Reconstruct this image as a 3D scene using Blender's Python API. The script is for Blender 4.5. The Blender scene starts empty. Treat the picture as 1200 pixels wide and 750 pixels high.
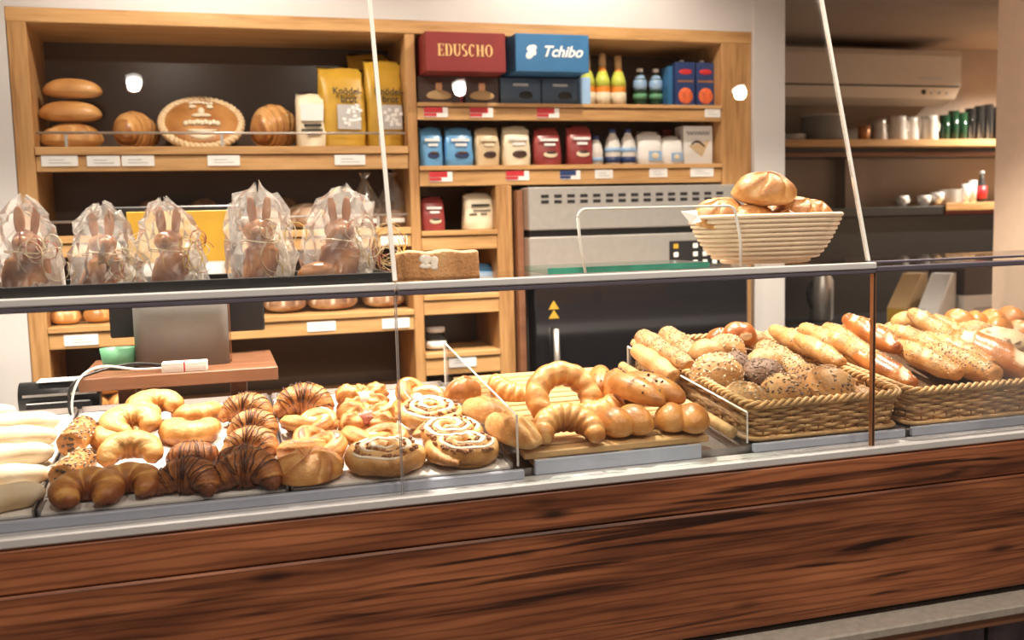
import bpy, bmesh, math, random
import numpy as np
from mathutils import Matrix, Vector
random.seed(4); rng = np.random.default_rng(7)
PI = math.pi
S = bpy.context.scene
COL = S.collection

# ------------------------------------------------------------------ camera
cam_d = bpy.data.cameras.new('camera'); cam = bpy.data.objects.new('camera', cam_d); COL.objects.link(cam)
cam_d.sensor_width = 36.0; cam_d.lens = 34.53; cam_d.clip_start = 0.05
R3 = Matrix(((0.957, 0.053, -0.286), (-0.290, 0.087, -0.953), (-0.026, 0.995, 0.099)))
q = R3.to_quaternion(); q.normalize()
cam.rotation_mode = 'QUATERNION'; cam.rotation_quaternion = q; cam.location = (0, 0, 1.45)
cam_d.dof.use_dof = True; cam_d.dof.focus_distance = 2.05; cam_d.dof.aperture_fstop = 3.6
S.camera = cam
# ------------------------------------------------------------------ world, exposure
w = bpy.data.worlds.new('world'); S.world = w; w.use_nodes = True
w.node_tree.nodes['Background'].inputs[0].default_value = (1.0, 0.86, 0.74, 1)
w.node_tree.nodes['Background'].inputs[1].default_value = 0.24
S.view_settings.view_transform = 'Standard'; S.view_settings.look = 'None'
S.view_settings.exposure = 0.0; S.view_settings.gamma = 1.0; S.view_settings.use_curve_mapping = False
S.cycles.transparent_max_bounces = 24; S.cycles.max_bounces = 8
LAMP_FRONT, LAMP_MID, LAMP_BACK, LAMP_ROOM_FILL = 52.0, 205.0, 48.0, 230.0
WARM = (1.0, 0.88, 0.73)

# ------------------------------------------------------------------ materials
def newmat(name):
    m = bpy.data.materials.new(name); m.use_nodes = True
    nt = m.node_tree; return m, nt, nt.nodes['Principled BSDF']
def nd(nt, t, **kw):
    n = nt.nodes.new(t)
    for k, v in kw.items(): setattr(n, k, v)
    return n
def c4(c): return (c[0], c[1], c[2], 1)
def plain(name, c, rough=0.5, metal=0.0, coat=0.0, var=0.06, scale=14, bump=0.0, emit=0):
    m, nt, b = newmat(name)
    tc = nd(nt, 'ShaderNodeTexCoord'); no = nd(nt, 'ShaderNodeTexNoise'); no.inputs['Scale'].default_value = scale
    no.inputs['Detail'].default_value = 4
    nt.links.new(tc.outputs['Object'], no.inputs['Vector'])
    r = nd(nt, 'ShaderNodeValToRGB'); e = r.color_ramp.elements
    e[0].position = .3; e[1].position = .7
    e[0].color = c4([max(0, x*(1-var)) for x in c]); e[1].color = c4([min(1, x*(1+var)) for x in c])
    nt.links.new(no.outputs['Fac'], r.inputs['Fac']); nt.links.new(r.outputs['Color'], b.inputs['Base Color'])
    b.inputs['Roughness'].default_value = rough; b.inputs['Metallic'].default_value = metal
    b.inputs['Coat Weight'].default_value = coat
    if bump:
        bp = nd(nt, 'ShaderNodeBump'); bp.inputs['Strength'].default_value = bump; bp.inputs['Distance'].default_value = .004
        nt.links.new(no.outputs['Fac'], bp.inputs['Height']); nt.links.new(bp.outputs['Normal'], b.inputs['Normal'])
    if emit:
        b.inputs['Emission Color'].default_value = c4(c); b.inputs['Emission Strength'].default_value = emit
    return m
def wood(name, c1, c2, c3, rough=0.5, along='X', s=1.0, knots=0.0, bump=.15):
    m, nt, b = newmat(name); L = nt.links.new
    tc = nd(nt, 'ShaderNodeTexCoord'); mp = nd(nt, 'ShaderNodeMapping')
    sc = {'X': (1.2, 14, 14), 'Y': (14, 1.2, 14), 'Z': (14, 14, 1.2)}[along]
    mp.inputs['Scale'].default_value = [x*s for x in sc]
    L(tc.outputs['Object'], mp.inputs['Vector'])
    n1 = nd(nt, 'ShaderNodeTexNoise'); n1.inputs['Scale'].default_value = 1.6; n1.inputs['Detail'].default_value = 6; n1.inputs['Distortion'].default_value = .8
    n2 = nd(nt, 'ShaderNodeTexNoise'); n2.inputs['Scale'].default_value = 6.5; n2.inputs['Detail'].default_value = 5
    L(mp.outputs['Vector'], n1.inputs['Vector']); L(mp.outputs['Vector'], n2.inputs['Vector'])
    mx = nd(nt, 'ShaderNodeMix'); mx.data_type = 'FLOAT'; mx.inputs[0].default_value = .4
    L(n1.outputs['Fac'], mx.inputs[2]); L(n2.outputs['Fac'], mx.inputs[3])
    r = nd(nt, 'ShaderNodeValToRGB'); e = r.color_ramp.elements
    e[0].position = .36; e[0].color = c4(c3); e[1].position = .62; e[1].color = c4(c1)
    k = e.new(.48); k.color = c4(c2)
    L(mx.outputs[0], r.inputs['Fac']); out = r.outputs['Color']
    if knots:
        mk = nd(nt, 'ShaderNodeMapping'); mk.inputs['Scale'].default_value = (2.6, 1, 9.0) if along == 'X' else (5, 5, 2)
        L(tc.outputs['Object'], mk.inputs['Vector'])
        vo = nd(nt, 'ShaderNodeTexVoronoi'); vo.inputs['Scale'].default_value = 1.35
        L(mk.outputs['Vector'], vo.inputs['Vector'])
        kr = nd(nt, 'ShaderNodeValToRGB'); kr.color_ramp.elements[0].position = .04; kr.color_ramp.elements[1].position = .17
        kr.color_ramp.elements[0].color = (1-knots,)*3+(1,); kr.color_ramp.elements[1].color = (1, 1, 1, 1)
        L(vo.outputs['Distance'], kr.inputs['Fac'])
        # wide dark bands of old heartwood
        mb = nd(nt, 'ShaderNodeMapping'); mb.inputs['Scale'].default_value = (.55, 1, 6.5)
        L(tc.outputs['Object'], mb.inputs['Vector'])
        nb = nd(nt, 'ShaderNodeTexNoise'); nb.inputs['Scale'].default_value = 2.0; nb.inputs['Detail'].default_value = 3; nb.inputs['Distortion'].default_value = .6
        L(mb.outputs['Vector'], nb.inputs['Vector'])
        br = nd(nt, 'ShaderNodeValToRGB'); br.color_ramp.elements[0].position = .36; br.color_ramp.elements[1].position = .55
        br.color_ramp.elements[0].color = (.42, .37, .35, 1); br.color_ramp.elements[1].color = (1, 1, 1, 1)
        L(nb.outputs['Fac'], br.inputs['Fac'])
        # fine growth rings
        wv = nd(nt, 'ShaderNodeTexWave'); wv.bands_direction = 'Z'; wv.inputs['Scale'].default_value = 9; wv.inputs['Distortion'].default_value = 9
        wv.inputs['Detail'].default_value = 3; wv.inputs['Detail Scale'].default_value = .6
        mw = nd(nt, 'ShaderNodeMapping'); mw.inputs['Scale'].default_value = (.35, 1, 2.2)
        L(tc.outputs['Object'], mw.inputs['Vector']); L(mw.outputs['Vector'], wv.inputs['Vector'])
        wr = nd(nt, 'ShaderNodeValToRGB'); wr.color_ramp.elements[0].position = .05; wr.color_ramp.elements[1].position = .35
        wr.color_ramp.elements[0].color = (.66, .6, .58, 1); wr.color_ramp.elements[1].color = (1, 1, 1, 1)
        L(wv.outputs['Fac'], wr.inputs['Fac'])
        mc = nd(nt, 'ShaderNodeMapping'); mc.inputs['Scale'].default_value = (.9, 1, 26)
        L(tc.outputs['Object'], mc.inputs['Vector'])
        nc = nd(nt, 'ShaderNodeTexNoise'); nc.inputs['Scale'].default_value = 1.5; nc.inputs['Detail'].default_value = 4; nc.inputs['Distortion'].default_value = 1.2
        L(mc.outputs['Vector'], nc.inputs['Vector'])
        cr = nd(nt, 'ShaderNodeValToRGB'); cr.color_ramp.elements[0].position = .34; cr.color_ramp.elements[1].position = .44
        cr.color_ramp.elements[0].color = (.16, .13, .12, 1); cr.color_ramp.elements[1].color = (1, 1, 1, 1)
        L(nc.outputs['Fac'], cr.inputs['Fac'])
        for x in (kr, br, wr, cr):
            mm = nd(nt, 'ShaderNodeMix'); mm.data_type = 'RGBA'; mm.blend_type = 'MULTIPLY'; mm.inputs[0].default_value = 1
            L(out, mm.inputs[6]); L(x.outputs['Color'], mm.inputs[7]); out = mm.outputs[2]
    L(out, b.inputs['Base Color']); b.inputs['Roughness'].default_value = rough
    bp = nd(nt, 'ShaderNodeBump'); bp.inputs['Strength'].default_value = bump; bp.inputs['Distance'].default_value = .004
    L(mx.outputs[0], bp.inputs['Height']); L(bp.outputs['Normal'], b.inputs['Normal'])
    return m
def bread(name, pale, mid, dark, rough=.42, scale=38, var=.32, bump=.25, coat=0.0):
    """tone attribute (0 pale dough .. 1 dark crust) plus noise drives the crust colour"""
    m, nt, b = newmat(name); L = nt.links.new
    at = nd(nt, 'ShaderNodeAttribute'); at.attribute_name = 'tone'
    tc = nd(nt, 'ShaderNodeTexCoord'); oi = nd(nt, 'ShaderNodeObjectInfo')
    av = nd(nt, 'ShaderNodeVectorMath'); av.operation = 'ADD'; L(tc.outputs['Object'], av.inputs[0]); L(oi.outputs['Random'], av.inputs[1])
    no = nd(nt, 'ShaderNodeTexNoise'); no.inputs['Scale'].default_value = scale; no.inputs['Detail'].default_value = 5; no.inputs['Roughness'].default_value = .6
    L(av.outputs[0], no.inputs['Vector'])
    fine = nd(nt, 'ShaderNodeTexNoise'); fine.inputs['Scale'].default_value = scale*5; fine.inputs['Detail'].default_value = 3
    L(av.outputs[0], fine.inputs['Vector'])
    ma = nd(nt, 'ShaderNodeMath'); ma.operation = 'MULTIPLY_ADD'; ma.inputs[1].default_value = var*2.8; 
    L(no.outputs['Fac'], ma.inputs[0])
    sb = nd(nt, 'ShaderNodeMath'); sb.operation = 'SUBTRACT'; sb.inputs[1].default_value = var*1.4
    L(at.outputs['Fac'], sb.inputs[0]); L(sb.outputs[0], ma.inputs[2])
    r = nd(nt, 'ShaderNodeValToRGB'); e = r.color_ramp.elements
    e[0].position = .05; e[0].color = c4(pale); e[1].position = .95; e[1].color = c4(dark)
    k = e.new(.5); k.color = c4(mid)
    L(ma.outputs[0], r.inputs['Fac']); L(r.outputs['Color'], b.inputs['Base Color'])
    b.inputs['Roughness'].default_value = rough; b.inputs['Coat Weight'].default_value = coat; b.inputs['Coat Roughness'].default_value = .25
    bp = nd(nt, 'ShaderNodeBump'); bp.inputs['Strength'].default_value = bump; bp.inputs['Distance'].default_value = .005
    mx = nd(nt, 'ShaderNodeMath'); mx.operation = 'ADD'; L(no.outputs['Fac'], mx.inputs[0]); L(fine.outputs['Fac'], mx.inputs[1])
    L(mx.outputs[0], bp.inputs['Height']); L(bp.outputs['Normal'], b.inputs['Normal'])
    return m
def clear(name, tint=(1, 1, 1), refl=1.0, rough=0.0, ior=1.45, haze=0.0, hazec=(1, 1, 1)):
    """clear sheet: see-through plus a Fresnel mirror coat, optional milky haze"""
    m, nt, b = newmat(name); L = nt.links.new; nt.nodes.remove(b)
    out = nt.nodes['Material Output']
    tr = nd(nt, 'ShaderNodeBsdfTransparent'); tr.inputs[0].default_value = c4(tint)
    gl = nd(nt, 'ShaderNodeBsdfGlossy'); gl.inputs['Roughness'].default_value = rough
    fr = nd(nt, 'ShaderNodeFresnel'); fr.inputs['IOR'].default_value = ior
    ml = nd(nt, 'ShaderNodeMath'); ml.operation = 'MULTIPLY'; ml.inputs[1].default_value = refl; L(fr.outputs[0], ml.inputs[0])
    base = tr.outputs[0]
    if haze:
        df = nd(nt, 'ShaderNodeBsdfTranslucent'); df.inputs[0].default_value = c4(hazec)
        d2 = nd(nt, 'ShaderNodeBsdfDiffuse'); d2.inputs[0].default_value = c4(hazec)
        ad = nd(nt, 'ShaderNodeMixShader'); ad.inputs[0].default_value = .25; L(df.outputs[0], ad.inputs[1]); L(d2.outputs[0], ad.inputs[2])
        mh = nd(nt, 'ShaderNodeMixShader'); mh.inputs[0].default_value = haze; L(tr.outputs[0], mh.inputs[1]); L(ad.outputs[0], mh.inputs[2]); base = mh.outputs[0]
    mx = nd(nt, 'ShaderNodeMixShader'); L(ml.outputs[0], mx.inputs[0]); L(base, mx.inputs[1]); L(gl.outputs[0], mx.inputs[2])
    L(mx.outputs[0], out.inputs['Surface'])
    return m

M = {}
M['pine'] = wood('pine', (.60, .355, .155), (.53, .30, .12), (.40, .21, .075), .42, 'X')
M['pine_up'] = wood('pine_upright', (.53, .30, .125), (.44, .235, .09), (.32, .155, .052), .45, 'Z')
M['barn'] = wood('old_barn_wood', (.52, .19, .08), (.36, .12, .05), (.17, .055, .026), .5, 'X', .6, knots=.85, bump=.4)
M['brownboard'] = wood('brown_board', (.26, .115, .06), (.22, .095, .05), (.17, .07, .035), .35, 'X', .8)
M['slat'] = wood('beech_slat', (.66, .42, .2), (.58, .35, .15), (.45, .25, .1), .45, 'X')
M['back'] = plain('dark_brown_laminate', (.10, .067, .051), .22, var=.08, scale=3)
M['wall'] = plain('white_plaster', (.60, .575, .57), .8, var=.02, scale=5, bump=.05)
M['pillar'] = plain('peach_plaster', (.80, .60, .45), .85, var=.03, scale=20, bump=.1)
M['roomwall'] = plain('taupe_wall', (.34, .27, .22), .85, var=.05, scale=4)
M['ceil'] = plain('ceiling_paint', (.62, .53, .44), .9, var=.02)
M['floor'] = plain('floor_tile', (.16, .12, .1), .4, var=.1, scale=3)
M['steel'] = plain('brushed_steel', (.60, .57, .54), .32, .72, var=.05, scale=40)
M['alu'] = plain('silver_profile', (.74, .73, .74), .35, .25, var=.03)
M['alu_dark'] = plain('dark_profile_lip', (.13, .115, .15), .35, .3)
M['bluegrey'] = plain('blue_grey_rail', (.46, .50, .62), .35, .0, var=.03)
M['stone'] = plain('grey_stone_ledge', (.42, .38, .34), .42, var=.12, scale=60, bump=.08)
M['rock'] = plain('dark_purple_stone', (.13, .105, .125), .75, var=.35, scale=22, bump=.8)
M['white'] = plain('white_plastic', (.80, .79, .78), .4, var=.02)
M['paper'] = plain('paper', (.84, .83, .82), .7, var=.02)
M['tray'] = plain('white_tray_liner', (.86, .84, .82), .5, var=.015)
M['traymetal'] = plain('tray_metal', (.33, .3, .29), .35, .8)
M['black'] = plain('black_plastic', (.018, .017, .018), .35, var=.1)
M['blackgloss'] = plain('black_oven_glass', (.012, .011, .013), .08, var=.05)
M['grey'] = plain('grey_plastic', (.19, .185, .175), .5, var=.04, scale=60)
M['green'] = plain('green_plastic', (.13, .36, .20), .45)
M['yellow'] = plain('yellow_print', (.50, .29, .03), .4, var=.12)
M['red'] = plain('red_print', (.55, .03, .04), .4)
M['maroon'] = plain('maroon_card', (.21, .022, .022), .4, var=.08)
M['blue'] = plain('blue_card', (.035, .15, .33), .35, var=.08)
M['bluebag'] = plain('light_blue_foil', (.13, .36, .66), .3, var=.1)
M['bluelight'] = plain('pale_blue_card', (.33, .52, .78), .4)
M['beige'] = plain('beige_foil', (.62, .47, .29), .35, var=.08)
M['cream'] = plain('cream_foil', (.78, .68, .50), .4, var=.06)
M['redbag'] = plain('red_foil', (.30, .048, .048), .3, var=.12)
M['darkbrown'] = plain('dark_brown_print', (.055, .025, .018), .4)
M['darkblue'] = plain('dark_blue_card', (.05, .085, .14), .4)
M['navy'] = plain('navy_print', (.025, .05, .16), .35)
M['ink'] = plain('black_ink', (.02, .018, .018), .6)
M['greyink'] = plain('grey_ink', (.48, .47, .47), .6)
M['gold'] = plain('gold_lettering', (.82, .52, .22), .4)
M['ceramic'] = plain('white_ceramic', (.80, .78, .75), .2)
M['copper'] = plain('copper_metal', (.55, .27, .14), .35, .7)
M['orange'] = plain('orange_print', (.85, .30, .04), .4)
M['lime'] = plain('yellow_green_label', (.62, .68, .10), .4)
M['peach'] = plain('peach_print', (.80, .16, .06), .4, var=.3, scale=60)
M['bottlegreen'] = plain('dark_green_glass', (.012, .045, .022), .1)
M['cardb'] = plain('cardboard', (.50, .33, .16), .7)
M['wicker'] = plain('wicker_cane', (.60, .37, .16), .5, var=.3, scale=30)
M['wicker_dark'] = plain('dark_wicker_cane', (.36, .19, .075), .55, var=.3, scale=30)  # darker cane for every third strand, the stakes and the base
M['liner'] = plain('brown_basket_liner', (.16, .085, .04), .8, var=.15)
M['rattan'] = plain('pale_rattan', (.80, .64, .48), .55, var=.06, scale=30)
M['glass'] = clear('clear_glass', (.985, .985, .98), .40)
M['glass_green'] = clear('green_edge_glass', (.86, .96, .92), .8)
M['edge'] = plain('polished_glass_edge', (.86, .84, .80), .25, var=.02)
M['teal'] = plain('green_glass_edge', (.05, .33, .24), .1, var=.3)
M['film'] = clear('cellophane', (1, .99, .985), .75, .05, 1.5, .20, (1, .98, .95))
M['thinglass'] = clear('drinking_glass', (.8, .82, .82), 1.3, .02, 1.5, .04)
def tissue(name, c):
    m, nt, b = newmat(name); L = nt.links.new; b.inputs['Base Color'].default_value = c4(c); b.inputs['Roughness'].default_value = .7
    tr = nd(nt, 'ShaderNodeBsdfTranslucent'); tr.inputs[0].default_value = c4(c); mx = nd(nt, 'ShaderNodeMixShader'); mx.inputs[0].default_value = .6
    L(b.outputs[0], mx.inputs[1]); L(tr.outputs[0], mx.inputs[2]); L(mx.outputs[0], nt.nodes['Material Output'].inputs['Surface']); return m
M['shred'] = tissue('white_tissue', (.93, .90, .86))
M['ribbon_cream'] = plain('cream_ribbon', (.82, .70, .48), .3)
M['ribbon_gold'] = plain('gold_ribbon', (.72, .50, .12), .3)
M['ribbon_red'] = plain('red_ribbon', (.45, .10, .09), .3)
M['choco'] = plain('chocolate_drizzle', (.06, .02, .01), .3)
M['icing'] = plain('sugar_icing', (.88, .78, .64), .35, var=.06)
M['nuts'] = plain('nut_filling', (.30, .14, .065), .6, var=.35, scale=120)
M['jam'] = plain('pink_jam_glaze', (.60, .22, .17), .25, var=.15, scale=60)
M['cheese'] = plain('pale_curd_filling', (.86, .66, .38), .5)
M['raisin'] = plain('raisin', (.06, .025, .015), .45)
M['salt'] = plain('coarse_salt', (.92, .88, .80), .4)
M['flour'] = plain('flour_dust', (.80, .74, .66), .9)
M['figure'] = bread('glazed_brown_figure', (.58, .26, .09), (.36, .13, .05), (.16, .045, .02), .25, 22, .35, .1)
M['seed'] = bread('seeds', (.78, .62, .42), (.42, .28, .16), (.07, .045, .03), .5, 60, .1)
# crusts
M['butter'] = bread('butter_crescent_crust', (.78, .48, .17), (.60, .26, .055), (.27, .07, .014), .42, 45, .34, .3, .08)
M['croissant'] = bread('croissant_crust', (.74, .42, .14), (.50, .18, .04), (.19, .05, .012), .42, 55, .34, .45, .06)
M['plunder'] = bread('danish_crust', (.78, .48, .18), (.58, .24, .055), (.25, .068, .016), .38, 55, .36, .4, .12)
M['snail'] = bread('nut_snail_crust', (.80, .53, .25), (.60, .30, .09), (.30, .11, .03), .45, 50, .32, .35, .05)
M['pale'] = bread('pale_dusted_crust', (.82, .72, .56), (.72, .54, .32), (.50, .28, .1), .6, 30, .22, .15)
M['bun'] = bread('glossy_bun_crust', (.72, .40, .14), (.55, .22, .05), (.28, .08, .017), .40, 30, .32, .2, .12)
M['roll'] = bread('white_roll_crust', (.78, .52, .26), (.60, .29, .085), (.33, .11, .025), .48, 34, .34, .3, .04)
M['seedroll'] = bread('seeded_roll_crust', (.72, .47, .23), (.52, .28, .1), (.28, .11, .035), .5, 30, .22, .3)
M['darkroll'] = bread('dark_rye_crust', (.28, .17, .1), (.17, .09, .05), (.08, .04, .025), .6, 30, .22, .4)
M['pretzel'] = bread('lye_crust', (.80, .62, .42), (.54, .19, .04), (.27, .065, .013), .34, 28, .26, .15, .2)
M['loaf'] = bread('brown_loaf_crust', (.74, .48, .22), (.56, .28, .09), (.30, .11, .03), .38, 14, .25, .15, .15)
M['rye'] = bread('floured_rye_crust', (.66, .55, .42), (.30, .16, .085), (.09, .04, .025), .6, 22, .3, .4)
M['cake'] = bread('dry_cake_crust', (.70, .43, .21), (.50, .25, .1), (.30, .13, .05), .7, 40, .3, .7)

# ------------------------------------------------------------------ mesh builder
class MB:
    def __init__(s): s.v = []; s.f = []; s.t = []
    def add(s, verts, faces, tone=.5):
        o = len(s.v); s.v.extend([tuple(p) for p in verts]); s.f.extend([tuple(i+o for i in f) for f in faces])
        if np.isscalar(tone): s.t.extend([tone]*len(verts))
        else: s.t.extend(list(tone))
        return s
    def box(s, x0, x1, y0, y1, z0, z1, ch=0.0, tone=.5):
        lo = (x0, y0, z0); hi = (x1, y1, z1)
        if ch <= 0:
            v = [(x, y, z) for x in (x0, x1) for y in (y0, y1) for z in (z0, z1)]
            return s.add(v, [(0, 1, 3, 2), (4, 6, 7, 5), (0, 4, 5, 1), (2, 3, 7, 6), (0, 2, 6, 4), (1, 5, 7, 3)], tone)
        v = []; idx = {}
        for sx in (0, 1):
            for sy in (0, 1):
                for sz in (0, 1):
                    sg = (sx, sy, sz)
                    for a in range(3):
                        p = []
                        for k in range(3):
                            e = hi[k] if sg[k] else lo[k]
                            if k != a: e += -ch if sg[k] else ch
                            p.append(e)
                        idx[(sg, a)] = len(v); v.append(p)
        F = []
        for a in range(3):
            b, c = [k for k in range(3) if k != a]
            for sa in (0, 1):
                qd = []
                for (sb, sc) in ((0, 0), (1, 0), (1, 1), (0, 1)):
                    sg = [0, 0, 0]; sg[a] = sa; sg[b] = sb; sg[c] = sc; qd.append(idx[(tuple(sg), a)])
                F.append(qd)
        for c in range(3):
            a, b = [k for k in range(3) if k != c]
            for sa in (0, 1):
                for sb in (0, 1):
                    g0 = [0, 0, 0]; g0[a] = sa; g0[b] = sb; g1 = list(g0); g1[c] = 1
                    F.append((idx[(tuple(g0), a)], idx[(tuple(g1), a)], idx[(tuple(g1), b)], idx[(tuple(g0), b)]))
        for sx in (0, 1):
            for sy in (0, 1):
                for sz in (0, 1):
                    F.append(tuple(idx[((sx, sy, sz), a)] for a in range(3)))
        return s.add(v, F, tone)
    def sweep(s, path, rs, ru, n=14, tone=.5, closed=False, zmin=None, upv=(0, 0, 1), mod=None):
        """elliptical tube along path; rs/ru radii (scalars or lists); mod(i,phi)->(scale,tone)"""
        P = np.array(path, float); N = len(P)
        rs = np.broadcast_to(np.array(rs, float), (N,)); ru = np.broadcast_to(np.array(ru, float), (N,))
        if closed: T = np.roll(P, -1, 0)-np.roll(P, 1, 0)
        else: T = np.gradient(P, axis=0)
        T /= (np.linalg.norm(T, axis=1)[:, None]+1e-12)
        up = np.array(upv, float); V = []; TT = []
        prev = None
        for i in range(N):
            sd = np.cross(T[i], up)
            if np.linalg.norm(sd) < .08: sd = prev if prev is not None else np.cross(T[i], (1, 0.13, 0))
            sd = sd/np.linalg.norm(sd)
            if prev is not None and upv is None: pass
            prev = sd; u = np.cross(sd, T[i])
            for k in range(n):
                ph = 2*PI*k/n; sc, tn = 1.0, tone
                if mod: sc, tn = mod(i, ph)
                p = P[i]+sd*rs[i]*sc*math.cos(ph)+u*ru[i]*sc*math.sin(ph)
                if zmin is not None and p[2] < zmin: p = np.array((p[0], p[1], zmin+(p[2]-zmin)*.08))
                V.append(tuple(p)); TT.append(tn)
        F = []
        for i in range(N if closed else N-1):
            j = (i+1) % N
            for k in range(n):
                l = (k+1) % n; F.append((i*n+k, i*n+l, j*n+l, j*n+k))
        if not closed:
            F.append(tuple(range(n-1, -1, -1))); F.append(tuple(range((N-1)*n, N*n)))
        return s.add(V, F, TT)
    def tube(s, pts, r, n=6, closed=False, tone=.5): return s.sweep(pts, r, r, n, tone, closed)
    def lathe(s, prof, n=20, c=(0, 0, 0), tone=.5, sx=1.0, sy=1.0):
        V = []; F = []
        for (r, z) in prof:
            for k in range(n):
                a = 2*PI*k/n; V.append((c[0]+sx*r*math.cos(a), c[1]+sy*r*math.sin(a), c[2]+z))
        for i in range(len(prof)-1):
            for k in range(n):
                l = (k+1) % n; F.append((i*n+k, i*n+l, (i+1)*n+l, (i+1)*n+k))
        if prof[0][0] > 1e-6: F.append(tuple(range(n-1, -1, -1)))
        if prof[-1][0] > 1e-6: F.append(tuple(range((len(prof)-1)*n, len(prof)*n)))
        return s.add(V, F, tone)
    def blob(s, a, b, c, nu=32, nv=16, fn=None, flat=.45, ctr=(0, 0, 0), ex=1.0, tone=.5):
        V = []; F = []; TT = []
        zb = c*flat
        for j in range(nv+1):
            th = -PI/2+PI*j/nv
            for k in range(nu):
                ph = 2*PI*k/nu
                d = np.array((math.cos(th)*math.cos(ph), math.cos(th)*math.sin(ph), math.sin(th)))
                sc, tn = (1.0, tone)
                if fn: sc, tn = fn(d)
                x, y = d[0], d[1]
                if ex != 1.0:
                    m = (abs(d[0])**(2*ex)+abs(d[1])**(2*ex))**(1/(2*ex)); h = math.hypot(d[0], d[1])
                    if m > 1e-6: x, y = d[0]*h/m, d[1]*h/m
                z = d[2]*(c if d[2] > 0 else zb)*sc
                V.append((ctr[0]+a*x*sc, ctr[1]+b*y*sc, ctr[2]+zb+z)); TT.append(tn)
        for j in range(nv):
            for k in range(nu):
                l = (k+1) % nu; F.append((j*nu+k, j*nu+l, (j+1)*nu+l, (j+1)*nu+k))
        return s.add(V, F, TT)
    def xf(s, mat, start=0):
        for i in range(start, len(s.v)): s.v[i] = tuple(mat @ Vector(s.v[i]))
        return s
    def build(s, name, mat, parent=None, smooth=True, loc=None):
        me = bpy.data.meshes.new(name); me.from_pydata(s.v, [], s.f)
        bm = bmesh.new(); bm.from_mesh(me); bmesh.ops.remove_doubles(bm, verts=bm.verts, dist=1e-5); bmesh.ops.recalc_face_normals(bm, faces=bm.faces)
        # tone has to follow merged vertices, so look it up by position
        bm.to_mesh(me); bm.free()
        key = {}
        for p, t in zip(s.v, s.t): key[(round(p[0], 4), round(p[1], 4), round(p[2], 4))] = t
        at = me.attributes.new('tone', 'FLOAT', 'POINT')
        for i, v in enumerate(me.vertices):
            at.data[i].value = key.get((round(v.co[0], 4), round(v.co[1], 4), round(v.co[2], 4)), .5)
        me.polygons.foreach_set('use_smooth', [smooth]*len(me.polygons)); me.update()
        me.materials.append(mat if not isinstance(mat, str) else M[mat])
        o = bpy.data.objects.new(name, me); COL.objects.link(o)
        if parent: o.parent = parent
        if loc: o.location = loc
        return o
def tag(o, label=None, cat=None, group=None, kind=None):
    if label: o['label'] = label
    if cat: o['category'] = cat
    if group: o['group'] = group
    if kind: o['kind'] = kind
    return o
def thing(name, label, cat, loc=(0, 0, 0), rz=0, group=None):
    o = bpy.data.objects.new(name, None); COL.objects.link(o); o.location = loc; o.rotation_euler = (0, 0, rz)
    o.empty_display_size = .05
    return tag(o, label, cat, group)
def copy_tree(o, parent=None):
    c = o.copy(); COL.objects.link(c)
    if parent: c.parent = parent
    for ch in list(o.children): copy_tree(ch, c)
    return c
def bx(name, mat, x0, x1, y0, y1, z0, z1, ch=0.0, parent=None, smooth=False):
    """box part in world coordinates (relative to the parent's own location)"""
    d = parent.location if parent else (0, 0, 0)
    return MB().box(x0-d[0], x1-d[0], y0-d[1], y1-d[1], z0-d[2], z1-d[2], ch).build(name, mat, parent, smooth)
def place(o, x, y, z, yaw=0.0, tilt=0.0, roll=0.0):
    """yaw about the thing's own up axis, then roll about Y and tilt about X (radians)"""
    m = Matrix.Rotation(tilt, 3, 'X') @ Matrix.Rotation(roll, 3, 'Y') @ Matrix.Rotation(yaw, 3, 'Z')
    o.location = (x, y, z); o.rotation_euler = m.to_euler(); return o
def text(body, size, loc, mat, parent, name='lettering', rot=(PI/2, 0, 0), shear=0.0, bold=0.0, ext=.0006, space=1.0, align='CENTER'):
    cu = bpy.data.curves.new(name, 'FONT'); cu.body = body; cu.size = size; cu.shear = shear; cu.offset = bold
    cu.extrude = ext; cu.space_character = space; cu.align_x = align; cu.align_y = 'CENTER'; cu.resolution_u = 3
    t = bpy.data.objects.new(name+'_curve', cu); COL.objects.link(t)
    dg = bpy.context.evaluated_depsgraph_get(); me = bpy.data.meshes.new_from_object(t.evaluated_get(dg))
    bpy.data.objects.remove(t); me.materials.clear(); me.materials.append(M[mat]); me.name = name
    o = bpy.data.objects.new(name, me); COL.objects.link(o); o.parent = parent; o.location = loc; o.rotation_euler = rot
    return o
def deck(y): return .98+.11*(y-1.78)
TILT = math.atan(.11)
# ------------------------------------------------------------------ lamps (each lamp carries its own light)
def ceiling_spot(x, y, z, power, label, cone=2.3, aim=(0, 0), r=.02, blend=.6):
    t = thing('ceiling_spotlight', label, 'lamp', (x, y, z), 0, 'ceiling spotlights')
    MB().lathe([(.022, 0), (.042, 0), (.045, -.006), (.040, -.012), (.028, -.012), (.0245, -.004)], 24).build('trim_ring', 'white', t)
    m = bpy.data.materials.get('lamp_disc') or plain('lamp_disc', (1, .93, .82), emit=22)
    MB().lathe([(0, -.0145), (.021, -.0145), (.024, -.0125), (.024, -.003), (0, -.003)], 20).build('lamp_disc', m, t)
    ld = bpy.data.lights.new('spot', 'SPOT'); ld.energy = power; ld.color = WARM; ld.spot_size = cone; ld.spot_blend = blend; ld.shadow_soft_size = r
    lo = bpy.data.objects.new('spot_light', ld); COL.objects.link(lo); lo.parent = t; lo.location = (0, 0, -.03)
    lo.rotation_euler = (aim[0], aim[1], 0)
    return t
CE = 2.70
for i, x in enumerate((-.212, .83, 1.905)):
    ceiling_spot(x, .77, CE, LAMP_FRONT, 'recessed ceiling spotlight over the customer side, %s of three' % ('left', 'middle', 'right')[i], aim=(.35, 0))
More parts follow.
